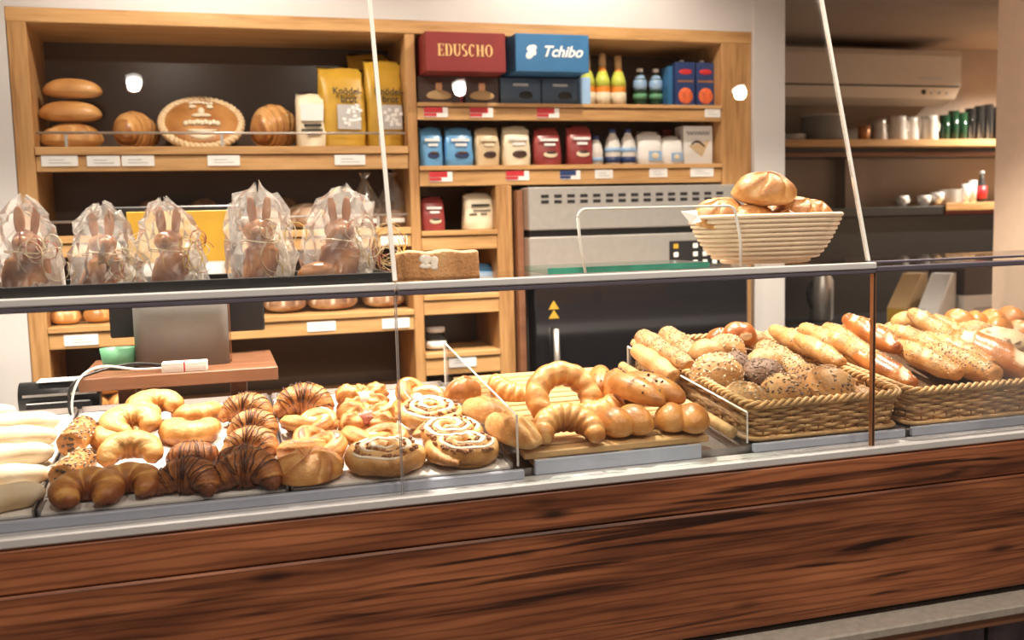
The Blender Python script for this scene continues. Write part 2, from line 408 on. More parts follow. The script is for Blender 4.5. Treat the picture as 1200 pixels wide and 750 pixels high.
for i, x in enumerate((-.85, .12, 1.0, 2.05)):
    ceiling_spot(x, 2.52, CE, LAMP_MID, 'recessed ceiling spotlight above the counter, %s of four' % ('first from left', 'second from left', 'third from left', 'fourth from left')[i], cone=1.75, r=.022, blend=.5)
for i, x in enumerate((.02, 1.33)):
    ceiling_spot(x, 3.02, CE, LAMP_BACK, 'recessed ceiling spotlight close to the shelf wall, %s one' % ('left', 'right')[i], cone=2.2, aim=(.38, 0))
ceiling_spot(4.75, 4.4, 2.44, LAMP_ROOM_FILL, 'recessed ceiling spotlight in the back room', cone=2.6)  # unseen lamp added behind the pillar to brighten the back room

# ------------------------------------------------------------------ room shell
def struct(name, mat, x0, x1, y0, y1, z0, z1): return tag(bx(name, mat, x0, x1, y0, y1, z0, z1), kind='structure')
struct('floor', 'floor', -3, 6, -2, 5.4, -.1, 0)
struct('ceiling', 'ceil', -3, 6, -2, 3.98, CE, CE+.1)
struct('ceiling_room', 'roomwall', 2.26, 6, 3.98, 5.4, 2.45, 2.55)
struct('wall_left', 'wall', -3, -.612, 3.6, 3.98, 0, CE)
struct('wall_top', 'wall', -.612, 2.121, 3.6, 3.98, 2.19, CE)
struct('wall_post', 'wall', 2.121, 2.262, 3.58, 3.98, 0, CE)
struct('wall_lintel', 'roomwall', 2.262, 6, 3.6, 3.98, 2.42, CE)
struct('wall_back', 'roomwall', -3, 6, 5.15, 5.4, 0, 2.45)
struct('wall_right', 'roomwall', 5.2, 5.4, 3.98, 5.15, 0, 2.45)
struct('wall_pillar', 'pillar', 3.015, 6, 3.0, 3.25, 0, CE)
struct('wall_niche', 'back', -.612, 2.2, 3.98, 4.05, 0, 2.3)

# ------------------------------------------------------------------ counter
ctr = thing('display_counter', 'long old-wood bakery counter with silver top profile and stone ledge', 'counter', (.9, 1.9, 0))
for (z0, z1, dy, n) in ((.861, .938, 0, 0), (.602, .8598, .0015, 1)):
    o = bx('plank', 'barn', -1.6, 3.2, 1.735-dy, 1.765, z0, z1, .004, ctr)
bx('counter_body', 'black', -1.6, 3.2, 1.766, 2.85, .12, .93, 0, ctr)
bx('deck', 'alu', -1.6, 3.2, 1.766, 2.85, .93, .945, 0, ctr)
bx('top_profile', 'alu', -1.6, 3.2, 1.733, 1.79, .94, .9575, .003, ctr)
bx('stone_ledge', 'stone', -1.6, 3.2, 1.672, 1.766, .566, .588, .004, ctr)
bx('ledge_lip', 'brownboard', -1.6, 3.2, 1.678, 1.766, .548, .5655, 0, ctr)
x = .4
rr = random.Random(3)
while x < 3.0:
    for z0, z1 in ((.40, .470), (.478, .545)):
        ww = rr.uniform(.13, .22); m = MB(); y = rr.uniform(1.700, 1.712)
        m.box(x-.9, x-.9+ww-.008, y-0, 1.766, z0, z1, .008)
        o = m.build('stone_block', 'rock', ctr, False); o.location = (0, -1.9, 0)
    x += .2
# price rails along the front, inside the glass
tag(bx('price_rail', 'bluegrey', -1.2, .548, 1.768, 1.782, .9575, .976, .002, ctr), 'blue-grey price rail in front of the white trays')
tag(bx('price_rail', 'bluegrey', .575, .935, 1.785, 1.797, .958, .988, .002, ctr), 'blue-grey price rail in front of the slatted board')
tag(bx('price_rail', 'bluegrey', 1.056, 1.432, 1.785, 1.797, .958, .976, .002, ctr), 'blue-grey price rail under the seeded roll basket')
tag(bx('price_rail', 'bluegrey', 1.45, 2.9, 1.785, 1.797, .958, .978, .002, ctr), 'blue-grey price rail under the stick basket')
# sloping display bed under trays and baskets
m = MB(); y0, y1 = 1.80, 2.46
m.add([(-1.2-.9, y0-1.9, .947), (3.1-.9, y0-1.9, .947), (3.1-.9, y1-1.9, .947), (-1.2-.9, y1-1.9, .947),
       (-1.2-.9, y0-1.9, deck(y0)-.012), (3.1-.9, y0-1.9, deck(y0)-.012), (3.1-.9, y1-1.9, deck(y1)-.012), (-1.2-.9, y1-1.9, deck(y1)-.012)],
      [(0, 1, 2, 3), (4, 5, 6, 7), (0, 1, 5, 4), (2, 3, 7, 6), (0, 3, 7, 4), (1, 2, 6, 5)])
m.build('display_bed', 'traymetal', ctr, False)

# ------------------------------------------------------------------ glass guard
gg = thing('glass_guard', 'glass sneeze guard with silver-edged glass shelf above the counter', 'display case', (.8, 1.75, .958))
for x0, x1 in ((-.70, .305), (.308, 1.3145), (1.3185, 2.32), (2.324, 3.2)):
    bx('front_pane', 'glass', x0, x1, 1.747, 1.752, .958, 1.326, 0, gg)
tag(bx('pane_seam', 'ink', 1.3148, 1.3182, 1.745, 1.754, .951, 1.326, 0, gg), 'dark seam between two front panes')
for x in (1.3128, 1.3186):
    bx('seam_edge', 'copper', x, x+.0014, 1.7435, 1.754, .953, 1.326, 0, gg)
for x in (.3046, .3076): bx('seam_edge', 'greyink', x, x+.0007, 1.7458, 1.7535, .952, 1.334, 0, gg)
bx('shelf_glass', 'glass', -.70, 3.2, 1.757, 2.07, 1.3355, 1.344, 0, gg)
for x0, x1 in ((-.70, .306), (.308, 1.3155)):
    bx('shelf_profile', 'alu', x0, x1, 1.735, 1.757, 1.3345, 1.348, .002, gg)
    tag(bx('profile_lip', 'alu_dark', x0, x1, 1.737, 1.757, 1.3245, 1.3335, .002, gg), 'dark lower lip of the shelf edge')
tag(bx('shelf_profile', 'alu_dark', 1.3165, 3.2, 1.738, 1.757, 1.3275, 1.339, .002, gg), 'dark shelf edge at the right')
tag(bx('shelf_frame', 'alu_dark', 1.3165, 3.2, 1.752, 1.772, 1.3445, 1.349, .001, gg), 'speckled dark rail on the right part of the shelf')  # dark reflection on the shelf top, put in as a strip
def upper_pane(x0, x1):
    # leans back: 0.30 m in depth per metre of height
    h = .86; k = .3; m = MB(); dy = .006
    for (a, b, mt, nm) in ((x0, x1, 'glass', 'upper_pane'),):
        v = [(a, 0, 0), (b, 0, 0), (b, k*h, h), (a, k*h, h), (a, dy, 0), (b, dy, 0), (b, k*h+dy, h), (a, k*h+dy, h)]
        o = MB().add(v, [(0, 1, 2, 3), (4, 5, 6, 7), (0, 1, 5, 4), (2, 3, 7, 6), (0, 3, 7, 4), (1, 2, 6, 5)]).build(nm, mt, gg, False)
        o.location = (-.8, 1.758-1.75, 1.351-.958)
    return
def upper_edge(x0, x1):
    h = .86; k = .3; dy = .008
    v = [(x0, 0, 0), (x1, 0, 0), (x1, k*h, h), (x0, k*h, h), (x0, dy, 0), (x1, dy, 0), (x1, k*h+dy, h), (x0, k*h+dy, h)]
    o = MB().add(v, [(0, 1, 2, 3), (4, 5, 6, 7), (0, 1, 5, 4), (2, 3, 7, 6), (0, 3, 7, 4), (1, 2, 6, 5)]).build('polished_edge', 'edge', gg, False)
    o.location = (-.8, 1.757-1.75, 1.351-.958)
upper_pane(-.70, .3045); upper_edge(.305, .3125); upper_pane(.313, 1.309); upper_edge(1.3095, 1.3155)

# two low dividers standing in the display
def divider(x, zf, label):
    t = thing('glass_divider', label, 'divider', (x, 2.05, deck(2.05)))
    pts = [(1.785, deck(1.785)), (1.785, zf), (2.40, zf+.075 if x < .8 else zf+.068), (2.40, deck(2.40))]
    v = [(sx, y-2.05, z-deck(2.05)) for sx in (-.002, .002) for (y, z) in pts]
    MB().add(v, [(0, 1, 2, 3), (4, 5, 6, 7), (0, 1, 5, 4), (1, 2, 6, 5), (2, 3, 7, 6), (0, 3, 7, 4)]).build('pane', 'glass', t, False)
    e = MB()
    for (a, b) in ((pts[0], pts[1]), (pts[1], pts[2]), (pts[2], pts[3])):
        e.tube([(0, a[0]-2.05, a[1]-deck(2.05)), (0, b[0]-2.05, b[1]-deck(2.05))], .0024, 4)
    e.build('polished_edge', 'edge', t, False)
divider(.540, 1.080, 'low clear glass divider between the white tray and the slatted board')
divider(1.040, 1.045, 'low clear glass divider along the left side of the seeded roll basket')

# ------------------------------------------------------------------ shelf cabinet
cab = thing('shelf_cabinet', 'built-in pine shelf cabinet with two bays behind the counter', 'cabinet', (.75, 3.78, .45))
XL, XR, XM0, XM1 = -.58, 1.985, .70, .737
tag(bx('side_panel', 'pine_up', -.610, -.552, 3.6, 3.97, .45, 2.187, .003, cab))
bx('side_panel', 'pine_up', 1.985, 2.119, 3.6, 3.97, .45, 2.187, .003, cab)
bx('top_panel', 'pine', -.612, 2.121, 3.598, 3.97, 2.142, 2.19, .003, cab)
bx('middle_post', 'pine_up', XM0, XM1, 3.6, 3.97, .45, 2.142, .003, cab)
bx('back_panel', 'back', -.552, 1.985, 3.955, 3.975, .45, 2.142, 0, cab)
def shelf(x0, x1, ztop, th, zlow, dep=.34, gap=.004):
    bx('shelf_board', 'pine', x0, x1, 3.595, 3.595+dep, ztop-th, ztop, .002, cab)
    bx('price_board', 'pine', x0, x1, 3.604, 3.622, zlow, ztop-th-gap, .002, cab)
shelf(-.551, .699, 1.739, .027, 1.657)
shelf(-.551, .699, 1.443, .025, 1.371)
shelf(-.551, .699, 1.137, .02, 1.061)
shelf(-.551, .699, .82, .02, .74)
shelf(.738, 1.984, 1.897, .014, 1.834)
shelf(.738, 1.984, 1.666, .017, 1.591)
for ztop, zl in ((1.426, 1.353), (1.186, 1.112), (.967, .882)):
    shelf(.738, 1.03, ztop, .019, zl)
bx('narrow_post', 'pine_up', 1.03, 1.092, 3.6, 3.95, .45, 1.59, .003, cab)
def price_tag(x, z, wd, h, kind='white', y=3.6035):
    lab = {'red': 'red and white price tag', 'blue': 'dark blue and white price tag'}.get(kind)
    t = bx('price_tag', 'paper', x-wd/2, x+wd/2, y-.003, y, z-h/2, z+h/2, 0, cab)
    if lab: tag(t, lab)
    loc = t.location
    m = MB(); 
    if kind == 'white':
        for k in range(2): m.box(x-wd*.3-.75, x+wd*(.32-.2*k)-.75, y-.0042-3.78, y-.0032-3.78, z-.008+.010*k-.45, z-.0055+.010*k-.45)
        m.build('print_line', 'greyink', t, False)
    else:
        m.box(x-wd/2-.75, x+wd*.28-.75, y-.0042-3.78, y-.0032-3.78, z-.002-.45, z+h/2-.45)
        m.box(x-wd/2-.75, x+wd*.02-.75, y-.0042-3.78, y-.0032-3.78, z-h*.42-.45, z-.004-.45)
        m.build('print_field', 'red' if kind == 'red' else 'navy', t, False)
for x, z, wd in ((-.478, 1.693, .112), (-.3425, 1.692, .104), (-.233, 1.692, .104), (.047, 1.691, .108), (.485, 1.690, .110)): price_tag(x, z, wd, .036, y=3.6025)
price_tag(1.944, 1.868, .069, .036)
for x in (.808, .982, 1.245): price_tag(x, 1.862, .09, .036, 'red')
price_tag(.819, 1.626, .088, .036, 'red'); price_tag(1.117, 1.627, .092, .036, 'red'); price_tag(1.330, 1.627, .084, .034, 'blue')
price_tag(1.470, 1.629, .075, .034); price_tag(1.703, 1.632, .078, .036); price_tag(1.895, 1.633, .103, .038)
price_tag(.634, 1.396, .098, .034); price_tag(.357, 1.092, .102, .034); price_tag(.630, 1.089, .102, .036); price_tag(-.450, 1.090, .107, .036)
price_tag(.880, .932, .107, .048)
for x in (.15, .38, .60): price_tag(x, .772, .08, .036)
# guard rails of thin rod
def rail(z, x0, x1, posts, label):
    t = thing('guard_rail', label, 'rail', ((x0+x1)/2, 3.61, z)); cx = (x0+x1)/2
    MB().tube([(x0-cx, 0, .045), (x1-cx, 0, .045)], .0042, 8).build('rod', 'steel', t)
    for p in posts: MB().box(p-cx-.005, p-cx+.005, .0, .008, -.004, .048).build('post', 'steel', t, False)
rail(1.741, -.545, .69, (-.455, .045, .6), 'thin metal guard rail in front of the top shelf loaves')
rail(1.445, -.545, .69, (-.44, .05, .58), 'thin metal guard rail in front of the second shelf loaves')
# ------------------------------------------------------------------ oven
ov = thing('deck_oven', 'stainless steel baking oven with black glass door under the right shelf bay', 'oven', (1.60, 3.7, .3))
bx('body', 'steel', 1.145, 1.984, 3.60, 3.96, .35, 1.578, .006, ov)
bx('top_hood', 'steel', 1.125, 2.05, 3.50, 3.5995, 1.418, 1.578, .004, ov)
for r_ in range(2):
    for k in range(15):
        x = 1.175+k*.052
        bx('vent_slot', 'black', x, x+.030, 3.4985, 3.502, 1.538-r_*.021, 1.550-r_*.021, 0, ov)
bx('shadow_gap', 'black', 1.135, 2.04, 3.52, 3.5995, 1.393, 1.4175, 0, ov)
bx('control_fascia', 'steel', 1.125, 2.05, 3.505, 3.5995, 1.222, 1.392, .004, ov)
pn = bx('control_panel', 'black', 1.70, 1.97, 3.500, 3.5049, 1.25, 1.362, .002, ov)
for i in range(6):
    for j in range(3):
        if i == 1: continue
        x = 1.716+i*.042
        b = bx('button', 'white' if i or j < 2 else 'yellow', x, x+.020, 3.4975, 3.4999, 1.266+j*.033, 1.284+j*.033, .001, ov)
        b.parent = pn
        if not i and j == 2: tag(b, 'yellow button')
bx('door_glass', 'blackgloss', 1.145, 2.05, 3.512, 3.5995, .50, 1.218, .004, ov)
m = MB(); m.tube([(1.225-1.6, 3.495-3.7, .77-.3), (1.218-1.6, 3.485-3.7, 1.045-.3)], .011, 10); m.build('door_handle', 'steel', ov)
for z in (1.118, 1.083):
    m = MB(); m.add([(1.199-1.6, 3.5105-3.7, z-.3), (1.241-1.6, 3.5105-3.7, z-.3), (1.22-1.6, 3.5105-3.7, z+.033-.3), (1.199-1.6, 3.512-3.7, z-.3), (1.241-1.6, 3.512-3.7, z-.3), (1.22-1.6, 3.512-3.7, z+.033-.3)],
                    [(0, 1, 2), (3, 4, 5), (0, 1, 4, 3), (1, 2, 5, 4), (0, 2, 5, 3)])
    o = m.build('warning_triangle', 'yellow', ov, False); tag(o, 'yellow warning triangle sticker')
bx('side_pillar', 'brownboard', 1.099, 1.124, 3.56, 3.62, .40, 1.57, .002, ov)

# ------------------------------------------------------------------ goods: generators (local: x width, y depth with front at -y, z up)
def pouch(name, label, cat, mat, x, z, wd, h, y=3.70, d=.06, rz=0, group=None, band=None, cup=True, lean=0, tall=.78, topw=.46):
    t = thing(name, label, cat, (x, y, z), rz, group)
    m = MB(); nz = 7; V = []; ring = 16
    prof = [(0, .46, .5), (.02, .5, .5), (.25, .5, .54), (.5, .49, .5), (tall, (.47+topw)/2, .38), (tall+.5*(1-tall), (.45+topw)/2, .14), (1.0, topw, .05)]
    for (fz, hw, hd) in prof:
        for k in range(ring):
            a = 2*PI*k/ring; c, s = math.cos(a), math.sin(a)
            ex = lambda v, p: math.copysign(abs(v)**p, v)
            j = 1+.035*rng.standard_normal()
            V.append((ex(c, .35)*hw*wd*j, ex(s, .5)*hd*d*j, fz*h*(1 if fz < .99 else 1+.012*math.sin(5*c))+(.008*math.sin(3*a) if fz > .95 else 0)))
    F = []
    for i in range(len(prof)-1):
        for k in range(ring): F.append((i*ring+k, i*ring+(k+1) % ring, (i+1)*ring+(k+1) % ring, (i+1)*ring+k))
    F += [tuple(range(ring-1, -1, -1)), tuple(range((len(prof)-1)*ring, len(prof)*ring))]
    m.add(V, F).build('bag', mat, t, True)
    yf = -d*.56
    if cup:
        m = MB(); m.blob(wd*.26, .004, h*.09, 16, 8, ctr=(.06*wd, yf, h*.20), flat=1); m.build('cup_print', 'navy' if 'blue' in mat else 'cream' if 'red' in mat else 'darkbrown', t)
        m = MB(); m.blob(wd*.20, .004, h*.045, 14, 6, ctr=(.08*wd, yf-.003, h*.30), flat=1); m.build('coffee_print', 'darkbrown', t)
    if band:
        m = MB()
        m.box(-wd*.30, wd*.34, yf-.002, yf+.004, h*.66, h*.73); m.box(-wd*.16, wd*.24, yf-.002, yf+.004, h*.53, h*.60)
        m.build('print_line', band, t, False)
    return t
def bottle(name, label, mat, x, z, prof, y=3.70, cap=None, bands=(), group=None, cat='bottle', n=18):
    t = thing(name, label, cat, (x, y, z), 0, group)
    MB().lathe(prof, n).build('body', mat, t)
    if cap: MB().lathe(cap[1], 14).build('cap', cap[0], t)
    for (nm, mt, pr) in bands: MB().lathe(pr, n).build(nm, mt, t)
    return t
def carton(name, label, cat, mat, x0, x1, z0, z1, y0, y1, group=None, ch=.002):
    t = thing(name, label, cat, ((x0+x1)/2, (y0+y1)/2, z0), 0, group)
    bx('box', mat, x0, x1, y0, y1, z0, z1, ch, t); return t
def patch(t, name, mat, x0, x1, z0, z1, y, dy=.0015):
    return bx(name, mat, x0, x1, y-dy, y+.001, z0, z1, 0, t)

# signs standing on the top right shelf, in front of the cartons
def serif_word(word, x, zc, h, y, mat, parent, total):
    """bold roman capitals built from stems, arcs and serifs"""
    m = MB(); t_ = .0009
    def bar(x0, z0, x1, z1): m.box(min(x0, x1), max(x0, x1), -t_, t_, min(z0, z1), max(z0, z1))
    def arc(cx, cz, rx, rz, a0, a1, thin, thick, n=18):
        V = []
        for i in range(n+1):
            a = math.radians(a0+(a1-a0)*i/n); wv = thin+(thick-thin)*abs(math.cos(a))
            for q_ in (1, -1):
                r1 = rx+q_*wv/2; r2 = rz+q_*(thin+(thick-thin)*.15)/2
                for yy in (-t_, t_): V.append((cx+r1*math.cos(a), yy, cz+r2*math.sin(a)))
        F = []
        for i in range(n):
            o = i*4; F += [(o, o+4, o+6, o+2), (o+1, o+3, o+7, o+5), (o, o+1, o+5, o+4), (o+2, o+6, o+7, o+3)]
        m.add(V, F)
    adv = {'E': .74, 'D': .86, 'U': .86, 'S': .70, 'C': .80, 'H': .92, 'O': .92}
    sc = total/sum(adv[c] for c in word)/h*1.0
    cx = x; T, th = .17*h, .055*h
    for ch in word:
        wd = adv[ch]*h*sc; a = cx+.05*h; b = cx+wd-.05*h; z0, z1 = zc-h/2, zc+h/2
        if ch == 'E':
            bar(a+.05*h, z0, a+.05*h+T, z1); bar(a, z0, b, z0+th); bar(a, z1-th, b, z1); bar(a+.05*h, zc-th/2, b-.12*h, zc+th/2)
            bar(b-th, z0, b, z0+.24*h); bar(b-th, z1-.22*h, b, z1); bar(b-.15*h, zc-.1*h, b-.11*h, zc+.1*h)
        elif ch == 'D':
            bar(a+.05*h, z0, a+.05*h+T, z1); bar(a, z0, a+.4*h, z0+th); bar(a, z1-th, a+.4*h, z1)
            arc(a+.33*h, zc, b-a-.33*h-T/2, h/2-th/2, -90, 90, th, T)
        elif ch == 'U':
            bar(a+.04*h, zc-.15*h, a+.04*h+T, z1); bar(b-.04*h-th*1.3, zc-.15*h, b-.04*h, z1); bar(a-.04*h, z1-th, a+.30*h, z1); bar(b-.2*h, z1-th, b+.02*h, z1)
            arc((a+b)/2+.01*h, zc-.15*h, (b-a)/2-.04*h-T/2, .35*h-th/2, 180, 360, th, T*.85)
        elif ch == 'S':
            arc((a+b)/2, zc+.24*h, (b-a)/2-T/2, .26*h-th/2, 40, 270, th, T); arc((a+b)/2, zc-.24*h, (b-a)/2-T/2, .26*h-th/2, -140, 90, th, T)
        elif ch == 'C': arc((a+b)/2, zc, (b-a)/2-T/2, h/2-th/2, 45, 315, th, T); bar(b-.12*h, zc+.2*h, b-.07*h, zc+.46*h)
        elif ch == 'H':
            for q_ in (a+.05*h, b-.05*h-T): bar(q_, z0, q_+T, z1); bar(q_-.05*h, z0, q_+T+.05*h, z0+th); bar(q_-.05*h, z1-th, q_+T+.05*h, z1)
            bar(a+.1*h, zc-th/2, b-.1*h, zc+th/2)
        elif ch == 'O': arc((a+b)/2, zc, (b-a)/2-T/2, h/2-th/2, 0, 360, th, T, 30)
        cx += wd
    d = parent.location
    o = m.build('lettering', mat, parent, False); o.location = (0-d[0], y-d[1], 0-d[2]); return o
sg = carton('sign_box', 'dark red box sign with gold serif lettering on the top right shelf', 'sign', 'maroon', .755, 1.052, 1.995, 2.134, 3.50, 3.70)
serif_word('EDUSCHO', .797, 2.070, .043, 3.4985, 'gold', sg, .208)
sg = carton('sign_box', 'blue box sign with white script lettering and bean mark on the top right shelf', 'sign', 'blue', 1.090, 1.377, 2.0, 2.137, 3.50, 3.70)
text('Tchibo', .056, (1.270-sg.location[0], -.1015, 2.072-2.0), 'paper', sg, shear=.35, bold=.0012)
m = MB()
for cx, cz, a, b, rz in ((.004, .012, .020, .012, .25), (-.004, -.012, .017, .013, .7), (.014, -.002, .007, .012, .2)):
    k = len(m.v); m.blob(a, .003, b, 18, 8, flat=1); m.xf(Matrix.Translation((cx, 0, cz)) @ Matrix.Rotation(-rz, 4, 'Y') @ Matrix.Translation((0, 0, -b)), k)
o = m.build('bean_mark', 'paper', sg); o.location = (1.148-sg.location[0], -.1005, 2.072-2.0); o.scale = (1, .4, 1)
# cartons under the signs
for i, (x0, x1, mt, lab) in enumerate(((.745, .905, 'darkbrown', 'dark brown coffee carton under the red sign, left one'), (.925, 1.055, 'darkbrown', 'dark brown coffee carton under the red sign, right one'),
        (1.062, 1.223, 'darkblue', 'dark blue coffee carton under the blue sign, left one'), (1.227, 1.375, 'darkblue', 'dark blue coffee carton under the blue sign, right one'))):
    t = carton('coffee_carton', lab, 'carton', mt, x0, x1, 1.897, 1.994, 3.615, 3.74, 'coffee cartons under the signs')
    c = (x0+x1)/2
    if mt == 'darkbrown':
        m = MB(); m.blob(.048, .003, .022, 16, 8, ctr=(0, -.064, .012), flat=.6); m.build('bean_print', 'cardb', t)
        m = MB(); m.box(-.012, .012, -.0645, -.062, .03, .075); m.build('print_field', 'copper', t, False)
    else:
        m = MB(); m.blob(.028, .003, .018, 14, 8, ctr=(.02, -.064, .018), flat=.6); m.build('cup_print', 'ink', t)
        m = MB(); m.box(-.03, .03, -.0645, -.062, .066, .076); m.build('print_line', 'greyink', t, False)
tag(bx('red_carton', 'red', .908, .922, 3.64, 3.74, 1.897, 1.99, .001), 'narrow red pack squeezed between the two brown cartons', 'carton')
tag(bx('blue_carton', 'bluelight', 1.379, 1.42, 3.60, 3.74, 1.897, 1.998, .001), 'pale blue carton edge beside the juice bottles', 'carton')
# juice bottles
jp = [(.024, 0), (.029, .006), (.029, .085), (.026, .11), (.014, .145), (.012, .185), (.012, .195)]
for i, x in enumerate((1.453, 1.519, 1.587)):
    sc = 1.04 if i == 1 else 1.0
    bottle('juice_bottle', 'orange juice bottle with yellow-green label, %s of three' % ('left', 'middle', 'right')[i], 'orange', x, 1.897, [(r*1.06, z*sc) for r, z in jp], 3.72,
           ('cardb', [(.0145, .150*sc), (.0145, .205*sc), (0, .207*sc)]), [('label', 'cream', [(.0315, .012), (.0315, .06)]), ('neck_label', 'lime', [(.0315, .082), (.029, .110), (.0185, .142)])], 'juice bottles on the top right shelf')
    t = bpy.context.scene.objects[-1] if False else None
wp = [(.024, 0), (.028, .006), (.028, .06), (.024, .075), (.028, .09), (.026, .115), (.013, .135), (.012, .15)]
for i, x in enumerate((1.691, 1.761)):
    bottle('glass_bottle', 'small clear bottle with green and white label, %s of the pair' % ('left', 'right')[i], 'bottlegreen', x, 1.897, wp, 3.74, ('white', [(.0135, .146), (.0135, .160), (0, .161)]),
           [('label', 'green', [(.0285, .038), (.0285, .058)]), ('upper_label', 'bluelight', [(.0252, .074), (.0287, .09), (.0268, .113), (.015, .134)])], 'small bottles on the top right shelf')
for i, (x0, x1) in enumerate(((1.812, 1.898), (1.906, 1.984))):
    t = carton('juice_carton', 'dark blue juice carton with red peach print, %s one' % ('left', 'right')[i], 'carton', 'navy', x0, x1, 1.897, 2.075, 3.66, 3.75, 'juice cartons on the top right shelf')
    m = MB(); m.blob(.033, .003, .034, 18, 10, ctr=(0, -.0455, .012), flat=.9); m.build('fruit_print', 'peach', t)
    m = MB(); m.blob(.03, .003, .012, 14, 6, ctr=(0, -.0455, .128), flat=.9); m.build('emblem_print', 'red', t)
    m = MB(); m.box(-.035, .035, -.0465, -.044, .098, .106); m.build('print_line', 'copper', t, False)
    MB().lathe([(.01, .178), (.01, .190), (0, .191)], 12, (0, -.01, 0)).build('cap', 'white', t)
tag(bx('blue_carton', 'blue', 1.788, 1.808, 3.68, 3.75, 1.897, 2.06, .001), 'blue carton seen edge-on left of the juice cartons', 'carton')
# coffee bags on the second right shelf
for (x, wd, mt, col, h) in ((.795, .088, 'bluebag', 'light blue', .138), (.902, .110, 'bluebag', 'light blue', .138), (1.012, .098, 'beige', 'beige', .138), (1.129, .115, 'cream', 'cream', .144), (1.254, .112, 'redbag', 'dark red', .138), (1.388, .108, 'redbag', 'dark red', .146)):
    side = {.795: 'left-hand ', .902: 'right-hand ', 1.254: 'left-hand ', 1.388: 'right-hand '}.get(x, '')
    pouch('coffee_bag', '%s%s foil coffee bag with cup print on the second right shelf' % (side, col), 'coffee bag', mt, x, 1.667, wd, h, 3.66, .06, group='coffee bags on the second right shelf', band='paper' if mt != 'beige' else 'cream')
mp = [(.022, 0), (.027, .005), (.028, .07), (.022, .1), (.012, .12), (.011, .13)]
bottle('milk_bottle', 'smallest white milk bottle with blue cap beside the red coffee bag', 'ceramic', 1.470, 1.667, [(r, z*.82) for r, z in mp], 3.68, ('navy', [(.0125, .10), (.0125, .116), (0, .117)]), [('label', 'bluelight', [(.0285, .012), (.0287, .03)])], 'milk bottles', 'bottle')
for i, x in enumerate((1.541, 1.607)):
    bottle('milk_bottle', 'white milk bottle with blue label, %s of the tall pair' % ('left', 'right')[i], 'ceramic', x, 1.667, [(r*1.18, z) for r, z in mp], 3.68, ('navy', [(.0135, .126), (.0135, .142), (0, .143)]),
           [('label', 'navy', [(.0325, .008), (.0332, .032)]), ('upper_label', 'bluelight', [(.0340, .05), (.0342, .068)])], 'milk bottles')
for i, (x, wd, h) in enumerate(((1.696, .108, .126), (1.794, .094, .108))):
    t = pouch('sugar_bag', 'white paper bag with small blue picture, %s one' % ('larger left', 'smaller right')[i], 'bag', 'paper', x, 1.667, wd, h, 3.68, .06, cup=False, group='white paper bags on the second right shelf', tall=.9)
    m = MB(); m.box(-wd*.12, wd*.4, -.036, -.033, h*.12, h*.42); m.build('picture_print', 'bluelight', t, False)
    m = MB(); m.blob(wd*.14, .003, h*.1, 14, 8, ctr=(wd*.14, -.036, h*.17), flat=1); m.build('fruit_print', 'cream', t)
t = carton('filter_carton', 'white coffee filter box with brown cone picture at the right end of the shelf', 'carton', 'white', 1.845, 1.975, 1.667, 1.822, 3.66, 3.74)
m = MB(); m.add([(-.045, -.0415, .075), (.05, -.0415, .095), (.015, -.0415, .03), (-.045, -.039, .075), (.05, -.039, .095), (.015, -.039, .03)], [(0, 1, 2), (3, 4, 5), (0, 1, 4, 3), (1, 2, 5, 4), (0, 2, 5, 3)])
m.build('cone_print', 'beige', t, False)
m = MB(); m.sweep([(-.03+.06*k/8, -.0405, .080+.012*math.sin(k*.5)) for k in range(9)], [.002+.004*math.sin(PI*k/8) for k in range(9)], .004, 6); m.build('scoop_print', 'darkbrown', t)
m = MB(); m.sweep([(-.052+.104*k/40, -.0402, .125+.008*math.sin(k*1.15)) for k in range(41)], .0016, .0016, 4); m.build('script_print', 'ink', t)
tag(bx('red_carton', 'maroon', 1.80, 1.84, 3.76, 3.80, 1.667, 1.815, .001), 'dark red pack behind the smaller white paper bag', 'carton')
# narrow bay
pouch('coffee_bag', 'dark red coffee bag alone on the narrow middle shelf', 'coffee bag', 'redbag', .798, 1.427, .09, .122, 3.68, .055, band='paper')
t = pouch('flour_bag', 'cream paper flour bag with dark print on the narrow middle shelf', 'bag', 'cream', .975, 1.427, .122, .134, 3.68, .06, cup=False, tall=.9)
m = MB(); m.box(-.03, .04, -.036, -.033, .088, .096); m.box(-.025, .045, -.036, -.033, .070, .074); m.box(-.04, -.01, -.036, -.033, .056, .06); m.box(.005, .03, -.036, -.033, .056, .06); m.build('print_line', 'ink', t, False)
pouch('coffee_bag', 'light blue foil bag on the narrow shelf behind the stone-like loaf', 'coffee bag', 'bluebag', .985, 1.187, .10, .10, 3.70, .055, band=None)
bottle('preserve_jar', 'squat glass jar with white lid and label on the lowest narrow shelf', 'thinglass', .80, .968, [(.036, 0), (.041, .004), (.041, .05), (.034, .062), (.034, .07)], 3.70, ('white', [(.037, .070), (.037, .088), (0, .089)]), [('label', 'paper', [(.0415, .008), (.0415, .036)])], cat='jar')
